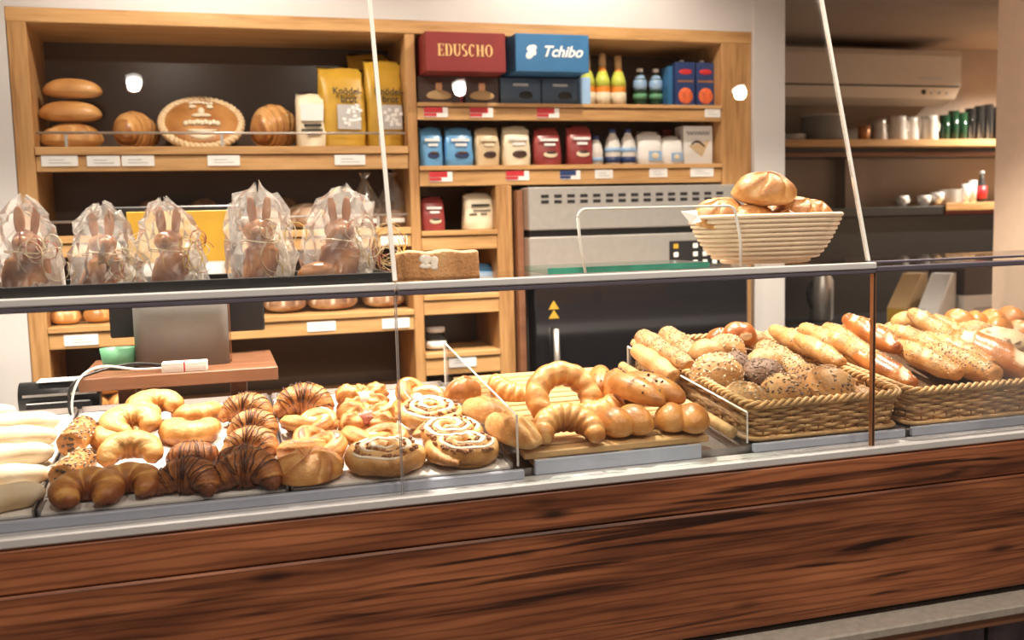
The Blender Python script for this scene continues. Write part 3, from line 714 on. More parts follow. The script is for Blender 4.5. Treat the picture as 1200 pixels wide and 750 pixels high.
# yellow bread bags and white bag on the top left shelf
def bread_bag(x, z, wd, h, y, rz, label, win=True):
    t = pouch('bread_bag', label, 'bag', 'yellow', x, z, wd, h, y, .085, rz, 'yellow bread cube bags', cup=False, tall=.72, topw=.53)
    if win:
        m = MB(); m.box(-.03, .055, -.054, -.047, .062, .150); m.build('window', 'greyink', t, False)
        m = MB()
        for k in range(16):
            px, pz = -.024+.072*rng.random(), .07+.072*rng.random(); m.box(px, px+.014, -.0565, -.053, pz, pz+.012, .002)
        tag(m.build('bread_cubes', 'paper', t, False), kind='stuff')
        text('Knödel-', .034, (.01, -.050, .198), 'ink', t, bold=.0006); text('brot', .034, (.014, -.050, .170), 'ink', t, bold=.0006)
    return t
bread_bag(.477, 1.742, .165, .280, 3.70, .12, 'yellow bread cube bag with window, left and shorter one on the top shelf')
bread_bag(.598, 1.742, .15, .355, 3.83, 0, 'yellow bread cube bag standing behind the other two', False)
bread_bag(.632, 1.742, .135, .31, 3.70, .06, 'yellow bread cube bag with window, right one beside the post')
t = pouch('crumb_bag', 'small cream bag with white window and dark print beside the twisted loaf', 'bag', 'cream', .362, 1.742, .112, .185, 3.69, .07, cup=False, tall=.92)
m = MB(); m.box(-.04, .04, -.043, -.038, .092, .152); m.build('window', 'white', t, False)
m = MB(); m.box(-.03, .032, -.0425, -.039, .072, .080); m.box(-.04, .036, -.0425, -.039, .056, .062); m.box(-.02, .03, -.0425, -.039, .042, .047); m.build('print_line', 'ink', t, False)

# ------------------------------------------------------------------ back room
def acfn():
    t = thing('air_conditioner', 'long white wall air conditioner in the back room', 'air conditioner', (3.5, 5.0, 2.08))
    m = MB(); pr = [(-.13, .30), (.148, .30), (.148, .02), (.03, 0), (-.10, .03), (-.145, .10), (-.145, .27)]
    V = [(x, y, z) for x in (-.75, .745) for (y, z) in pr]; n = len(pr)
    m.add(V, [tuple(range(n)), tuple(range(n, 2*n))]+[(i, (i+1) % n, n+(i+1) % n, n+i) for i in range(n)]).build('housing', 'wallac', t, False)
    m = MB(); m.box(-.74, .735, -.149, -.146, .102, .268, .001); m.build('front_flap', 'wallac', t, False)
    m = MB(); m.box(-.74, .735, -.1475, -.13, .090, .0975); m.build('air_slot', 'black', t, False)
    m = MB(); m.box(.44, .60, -.1505, -.148, .135, .145); m.build('print_line', 'greyink', t, False)
    for k in range(4):
        m = MB(); m.blob(.016 if k == 0 else .009, .006, .016 if k == 0 else .009, 12, 6, ctr=(.50+.055*k, -.128, .048), flat=1); m.build('button', 'ink' if k == 0 else 'greyink', t)
M['wallac'] = plain('aged_white_plastic', (.62, .55, .47), .5, var=.02)
acfn()
sh = thing('wall_shelf', 'long wooden wall shelf with mugs in the back room', 'shelf', (3.8, 4.95, 1.82))
bx('board', 'pine', 2.5, 5.1, 4.80, 5.14, 1.826, 1.866, .003, sh); bx('support_rail', 'brownboard', 2.5, 5.1, 4.90, 4.93, 1.776, 1.800, .002, sh)
bx('mounting_strip', 'black', 2.5, 5.1, 4.93, 5.14, 1.776, 1.8255, 0, sh)
def mug(x, y, z, label, r=.042, h=.125, mat='ceramic', side=1, handle=True, cat='jug'):
    t = thing('milk_jug', label, cat, (x, y, z), 0, 'jugs on the back room shelf')
    MB().lathe([(r*1.02, 0), (r*1.06, .006), (r*.98, h*.4), (r*.86, h*.8), (r*.92, h), (r*.84, h), (r*.76, h*.8), (r*.85, .01), (0, .008)], 22).build('body', mat, t)
    if handle: MB().tube([(side*(r*.86+.030*math.sin(PI*k/8)), 0, h*(.88-.62*k/8)) for k in range(9)], .0055, 8).build('handle', mat, t)
    return t
mug(3.73, 4.92, 1.867, 'steel milk jug at the left of the jug row on the back room shelf', .046, .122, 'steel')
mug(3.845, 4.90, 1.867, 'white jug next to the steel jug on the back room shelf', .05, .138)
mug(3.955, 4.93, 1.867, 'white jug in the middle of the jug row, handle to the left', .046, .136, side=-1)
mug(4.065, 4.90, 1.867, 'white jug at the right of the jug row with handle to the right', .047, .142)
t = thing('copper_cup', 'small copper coloured cup left of the steel jug', 'cup', (3.63, 4.92, 1.867)); MB().lathe([(.033, 0), (.036, .085), (.032, .085), (.03, .01), (0, .008)], 18).build('body', 'copper', t)
t = thing('cooking_pot', 'wide grey pot with lid rim on the left of the back room shelf', 'pot', (3.376, 4.95, 1.867)); MB().lathe([(.115, 0), (.12, .006), (.12, .13), (.125, .136), (.12, .142), (0, .145)], 28).build('body', 'grey', t)
MB().lathe([(.124, .137), (.124, .146), (.03, .155), (0, .156)], 28).build('lid', 'steel', t)
t = thing('saucer_stack', 'low stack of pale dishes at the left end of the back room shelf', 'dishes', (3.17, 4.95, 1.867))
for k in range(3): MB().lathe([(.05, .012*k), (.085, .012*k+.010), (.082, .012*k+.0112), (0, .012*k+.006)], 20).build('dish', 'ceramic', t)
for i, (x, hh, mt) in enumerate(((4.19, .15, 'bottlegreen'), (4.255, .175, 'bottlegreen'), (4.315, .165, 'bottlegreen'), (4.375, .19, 'thinglass'), (4.44, .205, 'thinglass'), (4.505, .215, 'thinglass'), (4.58, .20, 'thinglass'))):
    t = thing('drinking_glass', '%s drinking glass, %s from the left in the back room row' % ('dark green' if mt == 'bottlegreen' else 'tall clear', ('first', 'second', 'third', 'fourth', 'fifth', 'sixth', 'seventh')[i]), 'glass', (x, 4.92, 1.867), 0, 'glasses on the back room shelf')
    MB().lathe([(.024, 0), (.028, .004), (.031, hh), (.029, hh), (.026, .008), (0, .008)], 18).build('body', mt, t)
bar_ = thing('bar_counter', 'dark bar cabinet with honey wood top in the back room', 'cabinet', (3.9, 4.95, 0))
bx('carcass', 'black', 2.6, 5.1, 4.84, 5.14, .0, 1.43, .003, bar_)
bx('wood_top', 'pine', 4.10, 5.1, 4.79, 5.14, 1.452, 1.498, .003, bar_); bx('under_rail', 'maroon', 4.12, 5.1, 4.82, 5.14, 1.4305, 1.4515, 0, bar_)
bx('dark_top', 'black', 2.6, 4.098, 4.80, 5.14, 1.4305, 1.482, .003, bar_)
bx('dark_upright', 'roomwall', 3.60, 3.75, 5.05, 5.149, 1.483, 1.775, 0, bar_)
for i, x in enumerate((4.0-.12, 4.035, 4.128)):
    t = thing('coffee_cup', 'white coffee cup on the bar cabinet, %s of three' % ('left', 'middle', 'right')[i], 'cup', (x, 4.90, 1.483 if x < 4.1 else 1.499), 0, 'coffee cups on the bar cabinet')
    MB().lathe([(.022, 0), (.036, .03), (.040, .062), (.037, .062), (.032, .03), (0, .008)], 18).build('body', 'ceramic', t)
    MB().tube([(.038+.016*math.sin(PI*k/6), 0, .05-.03*k/6) for k in range(7)], .004, 6).build('handle', 'ceramic', t)
t = thing('saucer_stack', 'stack of white saucers beside the coffee cups on the bar cabinet', 'dishes', (4.245, 4.93, 1.499))
for k in range(6): MB().lathe([(.04, .013*k), (.072, .013*k+.010), (.069, .013*k+.0115), (0, .013*k+.006)], 20).build('saucer', 'ceramic', t)
for i, (x, hh) in enumerate(((4.335, .11), (4.385, .13))):
    t = thing('tall_cup', 'tall white cup right of the saucer stack, %s one' % ('shorter', 'taller')[i], 'cup', (x, 4.9, 1.499), 0, 'tall cups on the bar cabinet'); MB().lathe([(.02, 0), (.024, hh), (.021, hh), (.017, .008), (0, .008)], 16).build('body', 'ceramic', t)
bottle('sauce_bottle', 'small bottle with red label at the right end of the bar cabinet', 'ink', 4.450, 1.499, [(.026, 0), (.029, .005), (.029, .10), (.012, .135), (.012, .17)], 4.9, ('greyink', [(.014, .165), (.014, .185), (0, .186)]), [('label', 'red', [(.0298, .02), (.0298, .095)])])
t = thing('work_table', 'low dark work table behind the counter on the right', 'table', (3.1, 4.15, 0))
bx('table_top', 'black', 2.3, 4.3, 3.75, 4.5, .88, .915, .003, t)
for x in (2.36, 4.2):
    for y in (3.80, 4.42): bx('leg', 'steel', x, x+.04, y, y+.04, 0, .879, .002, t)
t = thing('thermos_flask', 'tall steel thermos flask seen under the glass shelf', 'flask', (2.93, 4.3, .916))
MB().lathe([(.054, 0), (.058, .005), (.058, .20), (.045, .225), (.045, .24)], 24).build('body', 'steel', t); MB().lathe([(.04, .2405), (.04, .27), (0, .272)], 20).build('lid', 'black', t)
MB().tube([(-.05-.03*math.sin(PI*k/8), 0, .20-.14*k/8) for k in range(9)], .008, 8).build('handle', 'black', t)
def magbox(x, y, rz, mat, label, w_=.09):
    t = thing('magazine_holder', label, 'file box', (x, y, .916), rz, 'file boxes on the work table')
    m = MB(); pr = [(-.13, 0), (.13, 0), (.13, .24), (.05, .24), (-.13, .09)]; n = 5
    V = [(sx, y, z) for sx in (-w_/2, w_/2) for (y, z) in pr]
    m.add(V, [tuple(range(n)), tuple(range(n, 2*n))]+[(i, (i+1) % n, n+(i+1) % n, n+i) for i in range(n)]).build('box', mat, t, False)
    m = MB(); m.box(-w_/2+.004, w_/2-.004, -.1315, -.1302, .02, .085); m.build('end_label', 'yellow' if mat == 'cardb' else 'paper', t, False)
magbox(3.16, 3.94, -1.05, 'cardb', 'brown cardboard file box with yellow end on the work table')
magbox(3.255, 3.85, -1.0, 'white', 'white slanted file box in front of the brown one')
t = carton('storage_carton', 'brown closed carton stacked on the white box beside the pillar', 'carton', 'cardbd' if 'cardbd' in M else 'darkbrown', 3.41, 3.68, 1.048, 1.20, 3.85, 4.1)
t = carton('storage_carton', 'white flat box with small print beside the pillar', 'carton', 'white', 3.40, 3.70, .916, 1.047, 3.84, 4.1)
m = MB(); m.box(-.09, .03, -.1315, -.130, .060, .072); m.build('print_line', 'greyink', t, False)

# ------------------------------------------------------------------ till and gadgets behind the trays
bd = thing('till_board', 'brown wooden stand board carrying the till above the trays', 'stand', (-.09, 2.58, .946))
bx('board', 'brownboard', -.314, .131, 2.41, 2.756, 1.088, 1.119, .002, bd)
for x in (-.22, .04):
    for y in (2.50, 2.70): bx('leg', 'brownboard', x-.02, x+.02, y, y+.035, .946, 1.0875, .002, bd)
pos = thing('till_terminal', 'grey till stand with black screen housing on the brown board', 'till', (-.088, 2.61, 1.1195))
m = MB(); pr = []
for (cx, cy, a0) in ((.083, -.066, -90), (.083, .066, 0), (-.083, .066, 90), (-.083, -.066, 180)):
    for k in range(5): a = math.radians(a0+90*k/4); pr.append((cx+.028*math.cos(a), cy+.028*math.sin(a)))
n = len(pr); m.add([(x, y, z) for z in (0, .25) for (x, y) in pr], [tuple(range(n)), tuple(range(n, 2*n))]+[(i, (i+1) % n, n+(i+1) % n, n+i) for i in range(n)])
m.build('column', 'grey', pos)
bx('screen_housing', 'black', -.270, .119, 2.719, 2.778, 1.178, 1.312, .004, pos)
bx('screen_body', 'black', -.248, .072, 2.719, 2.773, 1.3125, 1.516, .004, pos)
bx('display_panel', 'yellow', -.212, .039, 2.7135, 2.7185, 1.323, 1.502, .001, pos)
bx('trim_edge', 'copper', .0255, .0275, 2.56, 2.60, 1.1195, 1.36, 0, pos)
t = thing('green_tub', 'small oval green plastic tub on the till board', 'tub', (-.237, 2.558, 1.1195))
MB().lathe([(.033, 0), (.037, .004), (.044, .051), (.040, .051), (.033, .009), (0, .007)], 28, sx=1.0, sy=.7).build('body', 'green', t)
t = thing('card_bundle', 'bundle of white cards tied with a red band on the till board', 'cards', (-.082, 2.442, 1.1195), -.05)
for k in range(4): MB().box(-.051, .051, -.020, .020, .0057*k, .0057*k+.0052, .0006).build('card', 'paper', t, False)
MB().box(-.0016, .0016, -.0208, .0208, -.0004, .0236).build('band', 'red', t, False)
pt = thing('receipt_printer', 'black rounded receipt printer with silver stripe left of the till board', 'printer', (-.397, 2.72, .946))
bx('foot', 'black', -.474, -.32, 2.67, 2.78, .946, 1.03, .003, pt)
m = MB(); m.tube([(-.094, 0, .092), (.094, 0, .092)], .040, 20); m.build('body', 'black', pt)
m = MB(); m.box(-.083, .090, -.0415, -.0365, .098, .104); m.build('silver_stripe', 'steel', pt, False)
m = MB(); m.box(-.050, .046, -.033, .033, .1325, .1345); m.build('paper_slip', 'paper', pt, False)
def cable(pts, mat, label, r=.0028):
    P = np.array(pts, float); out = []
    for i in range(len(P)-1):
        p0, p1, p2, p3 = P[max(i-1, 0)], P[i], P[i+1], P[min(i+2, len(P)-1)]
        for k in range(8):
            t_ = k/8; out.append(.5*((2*p1)+(-p0+p2)*t_+(2*p0-5*p1+4*p2-p3)*t_**2+(-p0+3*p1-3*p2+p3)*t_**3))
    out.append(P[-1]); o = MB().tube(out, r, 6).build('cable', mat); return tag(o, label, 'cable', 'cables on the till board')
cable([(-0.130, 2.453, 1.128), (-0.187, 2.426, 1.132), (-0.259, 2.409, 1.146), (-0.303, 2.387, 1.129), (-0.325, 2.379, 1.077), (-0.322, 2.381, 1.011), (-0.311, 2.392, 0.945)], 'white', 'white cable drooping over the left edge of the till board')
cable([(-0.130, 2.459, 1.134), (-0.198, 2.464, 1.141), (-0.270, 2.437, 1.132), (-0.319, 2.401, 1.116), (-0.334, 2.392, 1.077), (-0.326, 2.398, 1.022), (-0.331, 2.646, 0.994)], 'black', 'black cable looping beside the white cable', .0032)
cable([(-0.130, 2.470, 1.129), (-0.187, 2.486, 1.134), (-0.259, 2.481, 1.130), (-0.287, 2.494, 1.126)], 'black', 'short black cable lying behind the white cable', .0026)
# ------------------------------------------------------------------ baked goods: generators
def smooth(a, b, x): x = min(1, max(0, (x-a)/(b-a))); return x*x*(3-2*x)
def arc_path(R, span, n, squash=1.0, wob=0.0, ph=0.0):
    out = []
    for i in range(n):
        a = math.radians(90-span/2+span*i/(n-1)); out.append((R*math.cos(a), R*squash*math.sin(a)*(1+wob*math.sin(3*a+ph)), 0))
    return out
def crescent_mesh(name, R, r, span, mat, segs=5, tip=.55, squash=1.0, hz=.85, bulge=.10, seed=0, zlift=None, groove=.0, contrast=.5, step=False, dark=0.0):
    rr = random.Random(seed); n = 84 if step else 62; P = arc_path(R, span, n, squash, .02, seed)
    ts = [2*i/(n-1)-1 for i in range(n)]
    base = lambda t: tip+(1-tip)*(1-min(1, abs(t))**1.8)
    rad = [r*base(t)*(min(1, (1-abs(t))*9+.25)**.5) for t in ts]
    zc = r*hz*.9
    P = [(p[0], p[1], min(zc, rad[i]*hz*1.0+.001)) for i, p in enumerate(P)]
    off = [rr.uniform(-.16, .16) for _ in range(40)]
    def mod(i, ph):
        t = ts[i]; sg = 1 if t > 0 else -1
        s = abs(t)*segs+(.32 if step else .21)*math.sin(ph+.6)*sg+.10*math.cos(2*ph+seed)+.5
        s += off[int(abs(s)) % 40]*.6
        f = s-math.floor(s); up = math.sin(ph)
        if step:
            tc = max(0, (math.floor(s)-.25)/segs); k = base(tc)/max(.2, base(t))
            sc = (.35+.65*k)*(1.05-bulge*.55*f)
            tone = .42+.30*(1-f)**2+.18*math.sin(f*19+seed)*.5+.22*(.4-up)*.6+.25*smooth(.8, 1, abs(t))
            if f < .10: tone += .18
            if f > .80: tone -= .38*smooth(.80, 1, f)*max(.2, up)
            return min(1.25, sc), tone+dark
        b = math.sin(PI*f)**.6
        tone = .36+contrast*(.5*(b-.45))+.52*(.40-up)*(1 if up > -.3 else .6)+.30*smooth(.80, 1, abs(t))  # paler tops and browner sides: lit tops put into the crust tone
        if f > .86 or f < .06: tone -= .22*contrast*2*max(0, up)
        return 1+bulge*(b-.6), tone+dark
    m = MB(); m.sweep(P, rad, [q_*hz for q_ in rad], 22, mod=mod, zmin=0.0)
    return m, P, rad, ts
def crescent(name, mat='butter', **kw):
    m, P, rad, ts = crescent_mesh(name, mat=mat, **kw); return m.build(name, mat)
def drizzle(P, rad, hz, nl, seed, w_=.0009):
    rr = random.Random(seed); m = MB(); n = len(P); A = np.array(P)
    for k in range(nl):
        i0 = int(n*(.10+.80*(k+rr.uniform(-.2, .2))/nl)); sl = rr.choice((-1, 1))*rr.uniform(1, 4)
        pts = []
        for j in range(11):
            ph = math.radians(10+160*j/10); i = int(min(n-2, max(1, i0+sl*(j/10-.5)*2)))
            T = A[i+1]-A[i-1]; T /= np.linalg.norm(T); sd = np.cross(T, (0, 0, 1)); sd /= np.linalg.norm(sd); u = np.cross(sd, T)
            pts.append(A[i]+1.02*(sd*rad[i]*1.02*math.cos(ph)+u*rad[i]*hz*1.04*math.sin(ph)))
        m.tube(pts, w_*rr.uniform(.8, 1.4), 5)
    return m
def croissant(seed, mat='croissant', span=140, lines=13, dark=0.0):
    r = .036; hz = .95
    m, P, rad, ts = crescent_mesh('chocolate_croissant', .052, r, span, mat, segs=3.3, tip=.22, hz=hz, bulge=.30, seed=seed, step=True, dark=dark)
    o = m.build('chocolate_croissant', mat)
    drizzle(P, rad, hz, lines, seed).build('chocolate_drizzle', 'choco', o); return o
def snail(seed):
    rr = random.Random(seed); N = 190; turns = 2.9; P = []; ru = []
    for i in range(N):
        t = i/(N-1); a = turns*2*PI*t+seed; r = .012+.052*t
        P.append((r*math.cos(a)*1.06, r*math.sin(a), .028-.008*t*t+.0012*math.sin(5*a+seed))); ru.append((.020-.004*t)*min(1, (1-t)*14+.3))
    def mod(i, ph):
        up = math.sin(ph); return 1+.05*math.sin(i*.7+2*ph), .42+.30*(i/N)**2-.30*smooth(.3, 1, up)+.12*math.sin(i*.31)
    m = MB(); m.sweep(P, .0122, ru, 12, mod=mod, zmin=0.0)
    m.blob(.058, .055, .020, 28, 8, ctr=(0, 0, .0), tone=.75, flat=.3)
    o = m.build('nut_snail', 'snail')
    g = MB()
    for s0, s1 in ((12, 44), (52, 96), (105, 146), (152, 170)):
        pts = [(P[i][0], P[i][1], P[i][2]+ru[i]*.93) for i in range(s0, s1)]
        g.sweep(pts, [.0058*math.sin(PI*(k+.5)/len(pts))**.5 for k in range(len(pts))], .0022, 8)
    g.build('sugar_icing', 'icing', o)
    c = MB()
    for k in range(90):
        i = rr.randrange(4, int(N*.72)); a = math.atan2(P[i][1], P[i][0]); r = math.hypot(P[i][0], P[i][1])+.0095+rr.uniform(-.003, .003)
        s = rr.uniform(.0022, .0042); c.blob(s*1.3, s, s, 6, 4, ctr=(r*math.cos(a)*1.06, r*math.sin(a), P[i][2]+.008+rr.uniform(0, .004)), flat=1)
    tag(c.build('nut_filling', 'nuts', o, False), kind='stuff'); return o
def knot(seed, glaze='icing'):
    N = 120; sc = .0185; P = []
    for i in range(N):
        t = 2*PI*i/N; P.append((sc*(math.sin(t)+2*math.sin(2*t))*1.08, sc*(math.cos(t)-2*math.cos(2*t)), .026-.011*math.sin(3*t+.2)))
    def mod(i, ph):
        s = (ph*3/PI+i*.05) % 1.0; up = math.sin(ph)
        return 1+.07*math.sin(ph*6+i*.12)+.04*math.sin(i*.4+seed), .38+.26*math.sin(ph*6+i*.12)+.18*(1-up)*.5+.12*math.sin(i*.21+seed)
    m = MB(); m.sweep(P, .0205, .0185, 20, closed=True, mod=mod, zmin=0.0)
    o = m.build('danish_knot', 'plunder')
    g = MB(); g.blob(.017, .015, .012, 18, 8, ctr=(0, 0, .026), flat=.6); tag(g.build('centre_filling', glaze, o), 'glazed filling in the centre')
    h = MB(); rr = random.Random(seed)
    for k in range(3):
        i0 = rr.randrange(N); L_ = rr.randrange(10, 18)
        pts = [(P[(i0+j) % N][0], P[(i0+j) % N][1], P[(i0+j) % N][2]+.0178) for j in range(L_)]
        h.sweep(pts, [.007*math.sin(PI*(j+.5)/L_)**.6 for j in range(L_)], .002, 8)
    h.build('glaze', glaze, o); return o
def butterfly(seed, glaze='icing'):
    """folded danish: ragged cushions of laminated dough turned in around a glazed middle"""
    rr = random.Random(seed); m = MB()
    m.blob(.055, .046, .026, 30, 12, lambda d: (1+.04*math.sin(5*d[0]+seed), .62), .3)
    for k, (an, L_) in enumerate(((35, .040), (145, .042), (215, .036), (325, .038), (90, .030))):
        a = math.radians(an+rr.uniform(-8, 8)); s0 = len(m.v)
        def fn(d, k=k): return 1+.10*math.sin(7*d[1]+4*d[2]+k+seed)+.05*math.sin(11*d[0]+k), .40+.34*math.sin(7*d[1]+4*d[2]+k+seed)-.25*smooth(.1, .8, d[2])+.15
        m.blob(L_*.78, L_*.62, L_*.62, 26, 16, fn, .8)
        m.xf(Matrix.Translation((.036*math.cos(a), .027*math.sin(a), .012)) @ Matrix.Rotation(a, 4, 'Z') @ Matrix.Rotation(-.35, 4, 'Y'), s0)
    o = m.build('danish_roll', 'plunder')
    g = MB(); g.blob(.024, .018, .014, 18, 8, lambda d: (1+.12*math.sin(4*d[0]*3+seed), .5), flat=.6, ctr=(0, -.004, .030)); g.blob(.012, .010, .006, 12, 6, ctr=(.014, -.020, .034), flat=.6)
    g.build('glaze', glaze, o); return o
def folded(seed):
    def fn(d):
        a = math.atan2(d[1], d[0]); r = math.hypot(d[0], d[1]); f = ((a/(2*PI)*5+.9*r+seed*.3) % 1.0)
        top = smooth(-.25, .25, d[2]); lip = math.exp(-((f-.12)/.10)**2); gap = math.exp(-((f-.93)/.07)**2)
        hole = 1-smooth(.05, .34, r)
        return 1+top*(.10*lip-.17*gap)*smooth(.12, .5, r)-.34*top*hole, .36+.34*lip*top-.20*gap*top+.40*hole*(1 if d[2] > 0 else 0)+.25*(1-smooth(-.5, .1, d[2]))
    o = MB().blob(.070, .060, .046, 80, 34, fn, .25).build('folded_danish', 'plunder'); return o
def finger(seed, L=.2):
    N = 36; P = [(-L/2+L*i/(N-1), .006*math.sin(2.2*i/N+seed), .021) for i in range(N)]
    rad = [.028*(1-abs(2*i/(N-1)-1)**4)**.5+.002 for i in range(N)]
    m = MB(); m.sweep(P, rad, [r*.78 for r in rad], 18, mod=lambda i, ph: (1+.05*math.sin(i*.55+seed)+.03*math.sin(2*ph+i*.2), .16+.42*(1-math.sin(ph))*.5+.1*math.sin(i*.4+seed)), zmin=0.0)
    return m.build('sugar_finger', 'pale')
def almond_roll(seed):
    N = 40; L = .115; P = [(-L/2+L*i/(N-1), 0, .029) for i in range(N)]
    rad = [.031*min(1, (1-abs(2*i/(N-1)-1))*7+.55)**.6 for i in range(N)]
    def mod(i, ph):
        f = ((ph/(2*PI)*2+i*.035) % 1.0); return 1+.10*f-.05, .35+.35*f
    m = MB(); m.sweep(P, rad, rad, 22, mod=mod, zmin=0.0)
    o = m.build('almond_roll', 'plunder'); rr = random.Random(seed); c = MB()
    for k in range(110):
        a = math.radians(rr.uniform(0, 180)); x = rr.uniform(-L*.46, L*.46); s = rr.uniform(.0016, .0034)
        c.blob(s*1.6, s*1.2, s*.6, 5, 3, ctr=(x, .031*math.cos(a), .029+.031*math.sin(a)), flat=1, tone=rr.random())
    for k in range(14):
        a = rr.uniform(0, 6.28); r = rr.uniform(0, .02); s = .004; c.blob(s*.5, s, s, 5, 4, ctr=(-L/2-.001, r*math.cos(a), .029+r*math.sin(a)), flat=1, tone=.9)
    tag(c.build('almond_crumbs', 'seed', o, False), kind='stuff'); return o
def bits_on(o_parent, spots, mat, size, name, seed, elong=1.8, tone=(0, 1), flat=False):
    rr = random.Random(seed); c = MB()
    for (p, nrm) in spots:
        nrm = Vector(nrm).normalized(); t = nrm.orthogonal().normalized(); t.rotate(Matrix.Rotation(rr.uniform(0, 6.28), 3, nrm)); b = nrm.cross(t)
        s = size*rr.uniform(.7, 1.25); e = s*elong; p = Vector(p)
        v = [p+t*e, p-t*e, p+b*s, p-b*s, p+nrm*s*.8, p-nrm*s*.4]
        c.add(v, [(0, 2, 4), (2, 1, 4), (1, 3, 4), (3, 0, 4), (2, 0, 5), (1, 2, 5), (3, 1, 5), (0, 3, 5)], rr.uniform(*tone))
    return tag(c.build(name, mat, o_parent, False), kind='stuff')
def roll(name, a, b, c, mat, seed, seeds=0, seedtone=(0, 1), style='plain', ssize=.0022, tone=.5, region=-.1):
    def fn(d):
        r = math.hypot(d[0], d[1]); an = math.atan2(d[1], d[0]); top = smooth(-.05, .35, d[2])
        w_ = 1+.03*math.sin(2*an+seed)+.02*math.sin(3*d[2]*2+an*3+seed)
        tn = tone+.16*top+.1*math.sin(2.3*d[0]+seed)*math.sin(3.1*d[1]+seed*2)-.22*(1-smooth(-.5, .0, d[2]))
        if style == 'kaiser':
            f = ((an/(2*PI)*5+.75*r+seed*.17) % 1.0); g = abs(f-.5)*2
            w_ -= .13*top*smooth(.55, 1, g)*smooth(.05, .25, r); tn += .18*top-.48*top*smooth(.62, .95, g)
            w_ += .03*top*(f-.5)
        elif style == 'split':
            g = 1-smooth(.0, .24, abs(d[1]+.12*d[0])); w_ -= .22*g*top; tn -= .10*g*top
        elif style == 'burst':
            g = math.exp(-((d[0]-.05)**2/.16+(d[2]-.45)**2/.05))*(1 if d[1] < .1 else 0); g = smooth(.3, .55, g); w_ += .03*g; tn -= 1.1*g
        return w_, tn
    o = MB().blob(a, b, c, 44, 22, fn, .5).build(name, mat)
    if seeds:
        rr = random.Random(seed); sp = []
        for k in range(seeds):
            z = rr.uniform(region, 1); an = rr.uniform(0, 6.28); h = math.sqrt(1-min(1, z*z)); d = (h*math.cos(an), h*math.sin(an), z); s = fn(d)[0]
            p = (a*d[0]*s, b*d[1]*s, c*.5+(c if z > 0 else c*.5)*z*s); sp.append((p, (d[0]/a, d[1]/b, d[2]/c)))
        bits_on(o, sp, 'seed', ssize, 'seed_topping', seed, 1.7, seedtone)
    return o
def stick(name, L, r, mat, seed, seeds=0, seedtone=(0, .6), salt=0, slash=0, taper=.4, bend=.0, tone=.5, wave=.05, ssize=.0017):
    N = 46; ts = [2*i/(N-1)-1 for i in range(N)]
    P = [(L/2*t, bend*(1-t*t), r*.8) for t in ts]
    rad = [r*(taper+(1-taper)*(1-abs(t)**2.2))*min(1, (1-abs(t))*10+.2)**.5 for t in ts]
    sl = [-.62+1.24*k/max(1, slash-1) for k in range(slash)] if slash > 1 else ([0.0] if slash else [])
    def mod(i, ph):
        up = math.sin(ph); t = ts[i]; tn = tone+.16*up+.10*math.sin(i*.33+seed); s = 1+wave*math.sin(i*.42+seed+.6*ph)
        for c in sl:
            q_ = abs((t-c)*L/2-math.cos(ph)*r*.75)/(r*.42); lim = smooth(.45, .8, up)
            if q_ < 1: s -= .10*lim*(1-q_); tn -= 1.0*lim*(1-q_**2)
            elif q_ < 1.5: s += .05*lim; tn += .12*lim
        return s, tn
    o = MB().sweep(P, rad, [q_*.86 for q_ in rad], 22, mod=mod, zmin=0.0).build(name, mat)
    rr = random.Random(seed)
    def scatter(n, reg):
        sp = []
        for k in range(n):
            i = rr.randrange(3, N-3); ph = math.radians(rr.uniform(*reg)); f = mod(i, ph)[0]
            sp.append(((P[i][0]+rr.uniform(-.002, .002), P[i][1]-rad[i]*f*math.cos(ph)*1.0, P[i][2]+rad[i]*.86*f*math.sin(ph)), (0, -math.cos(ph), math.sin(ph))))
        return sp
    if seeds: bits_on(o, scatter(seeds, (5, 175)), 'seed', ssize, 'seed_topping', seed, 1.8, seedtone)
    if salt: bits_on(o, scatter(salt, (25, 155)), 'salt', .0016, 'salt_grains', seed+1, 1.1)
    return o
def double_roll(name, mat, seed, L=.11, r=.032, raisins=0, gap=.8):
    m = MB()
    for s in (-1, 1):
        def fn(d, s=s): return 1+.04*math.sin(3*d[0]+seed+s), .45+.3*smooth(-.2, .8, d[2])*.6+.12*math.sin(4*d[0]+seed)-.2*(1-smooth(-.5, 0, d[2]))
        m.blob(L/2, r, r*1.05, 32, 16, fn, .6, ctr=(.006*s, s*r*gap, 0))
    o = m.build(name, mat)
    if raisins:
        rr = random.Random(seed); sp = []
        for k in range(raisins):
            s = rr.choice((-1, 1)); a = rr.uniform(0, 6.28); z = rr.uniform(.25, .95); h = math.sqrt(1-z*z); d = (h*math.cos(a), h*math.sin(a), z)
            sp.append(((.006*s+L/2*d[0], s*r*gap+r*d[1], r*.63+r*1.05*z), (d[0]*r/L, d[1], d[2])))
        bits_on(o, sp, 'raisin', .0036, 'raisins', seed, 1.3)
    return o
def put(src, first, label, cat, group, x, y, z, yaw=0, tilt=TILT, rollv=0, scale=1.0):
    o = src if first else copy_tree(src)
    o.rotation_euler = (0, 0, 0); place(o, x, y, z, math.radians(yaw), tilt, rollv); o.scale = (scale,)*3
    return tag(o, label, cat, group)
class Kind:
    """prototypes of one kind, handed out in turn; the first use is the prototype itself"""
    def __init__(s, protos): s.p = protos; s.used = set(); s.i = 0
    def put(s, label, cat, group, x, y, z, yaw=0, tilt=TILT, rollv=0, scale=1.0, which=None):
        k = s.i % len(s.p) if which is None else which
        s.i += 1; f = k not in s.used; s.used.add(k)
        return put(s.p[k], f, label, cat, group, x, y, z, yaw, tilt, rollv, scale)

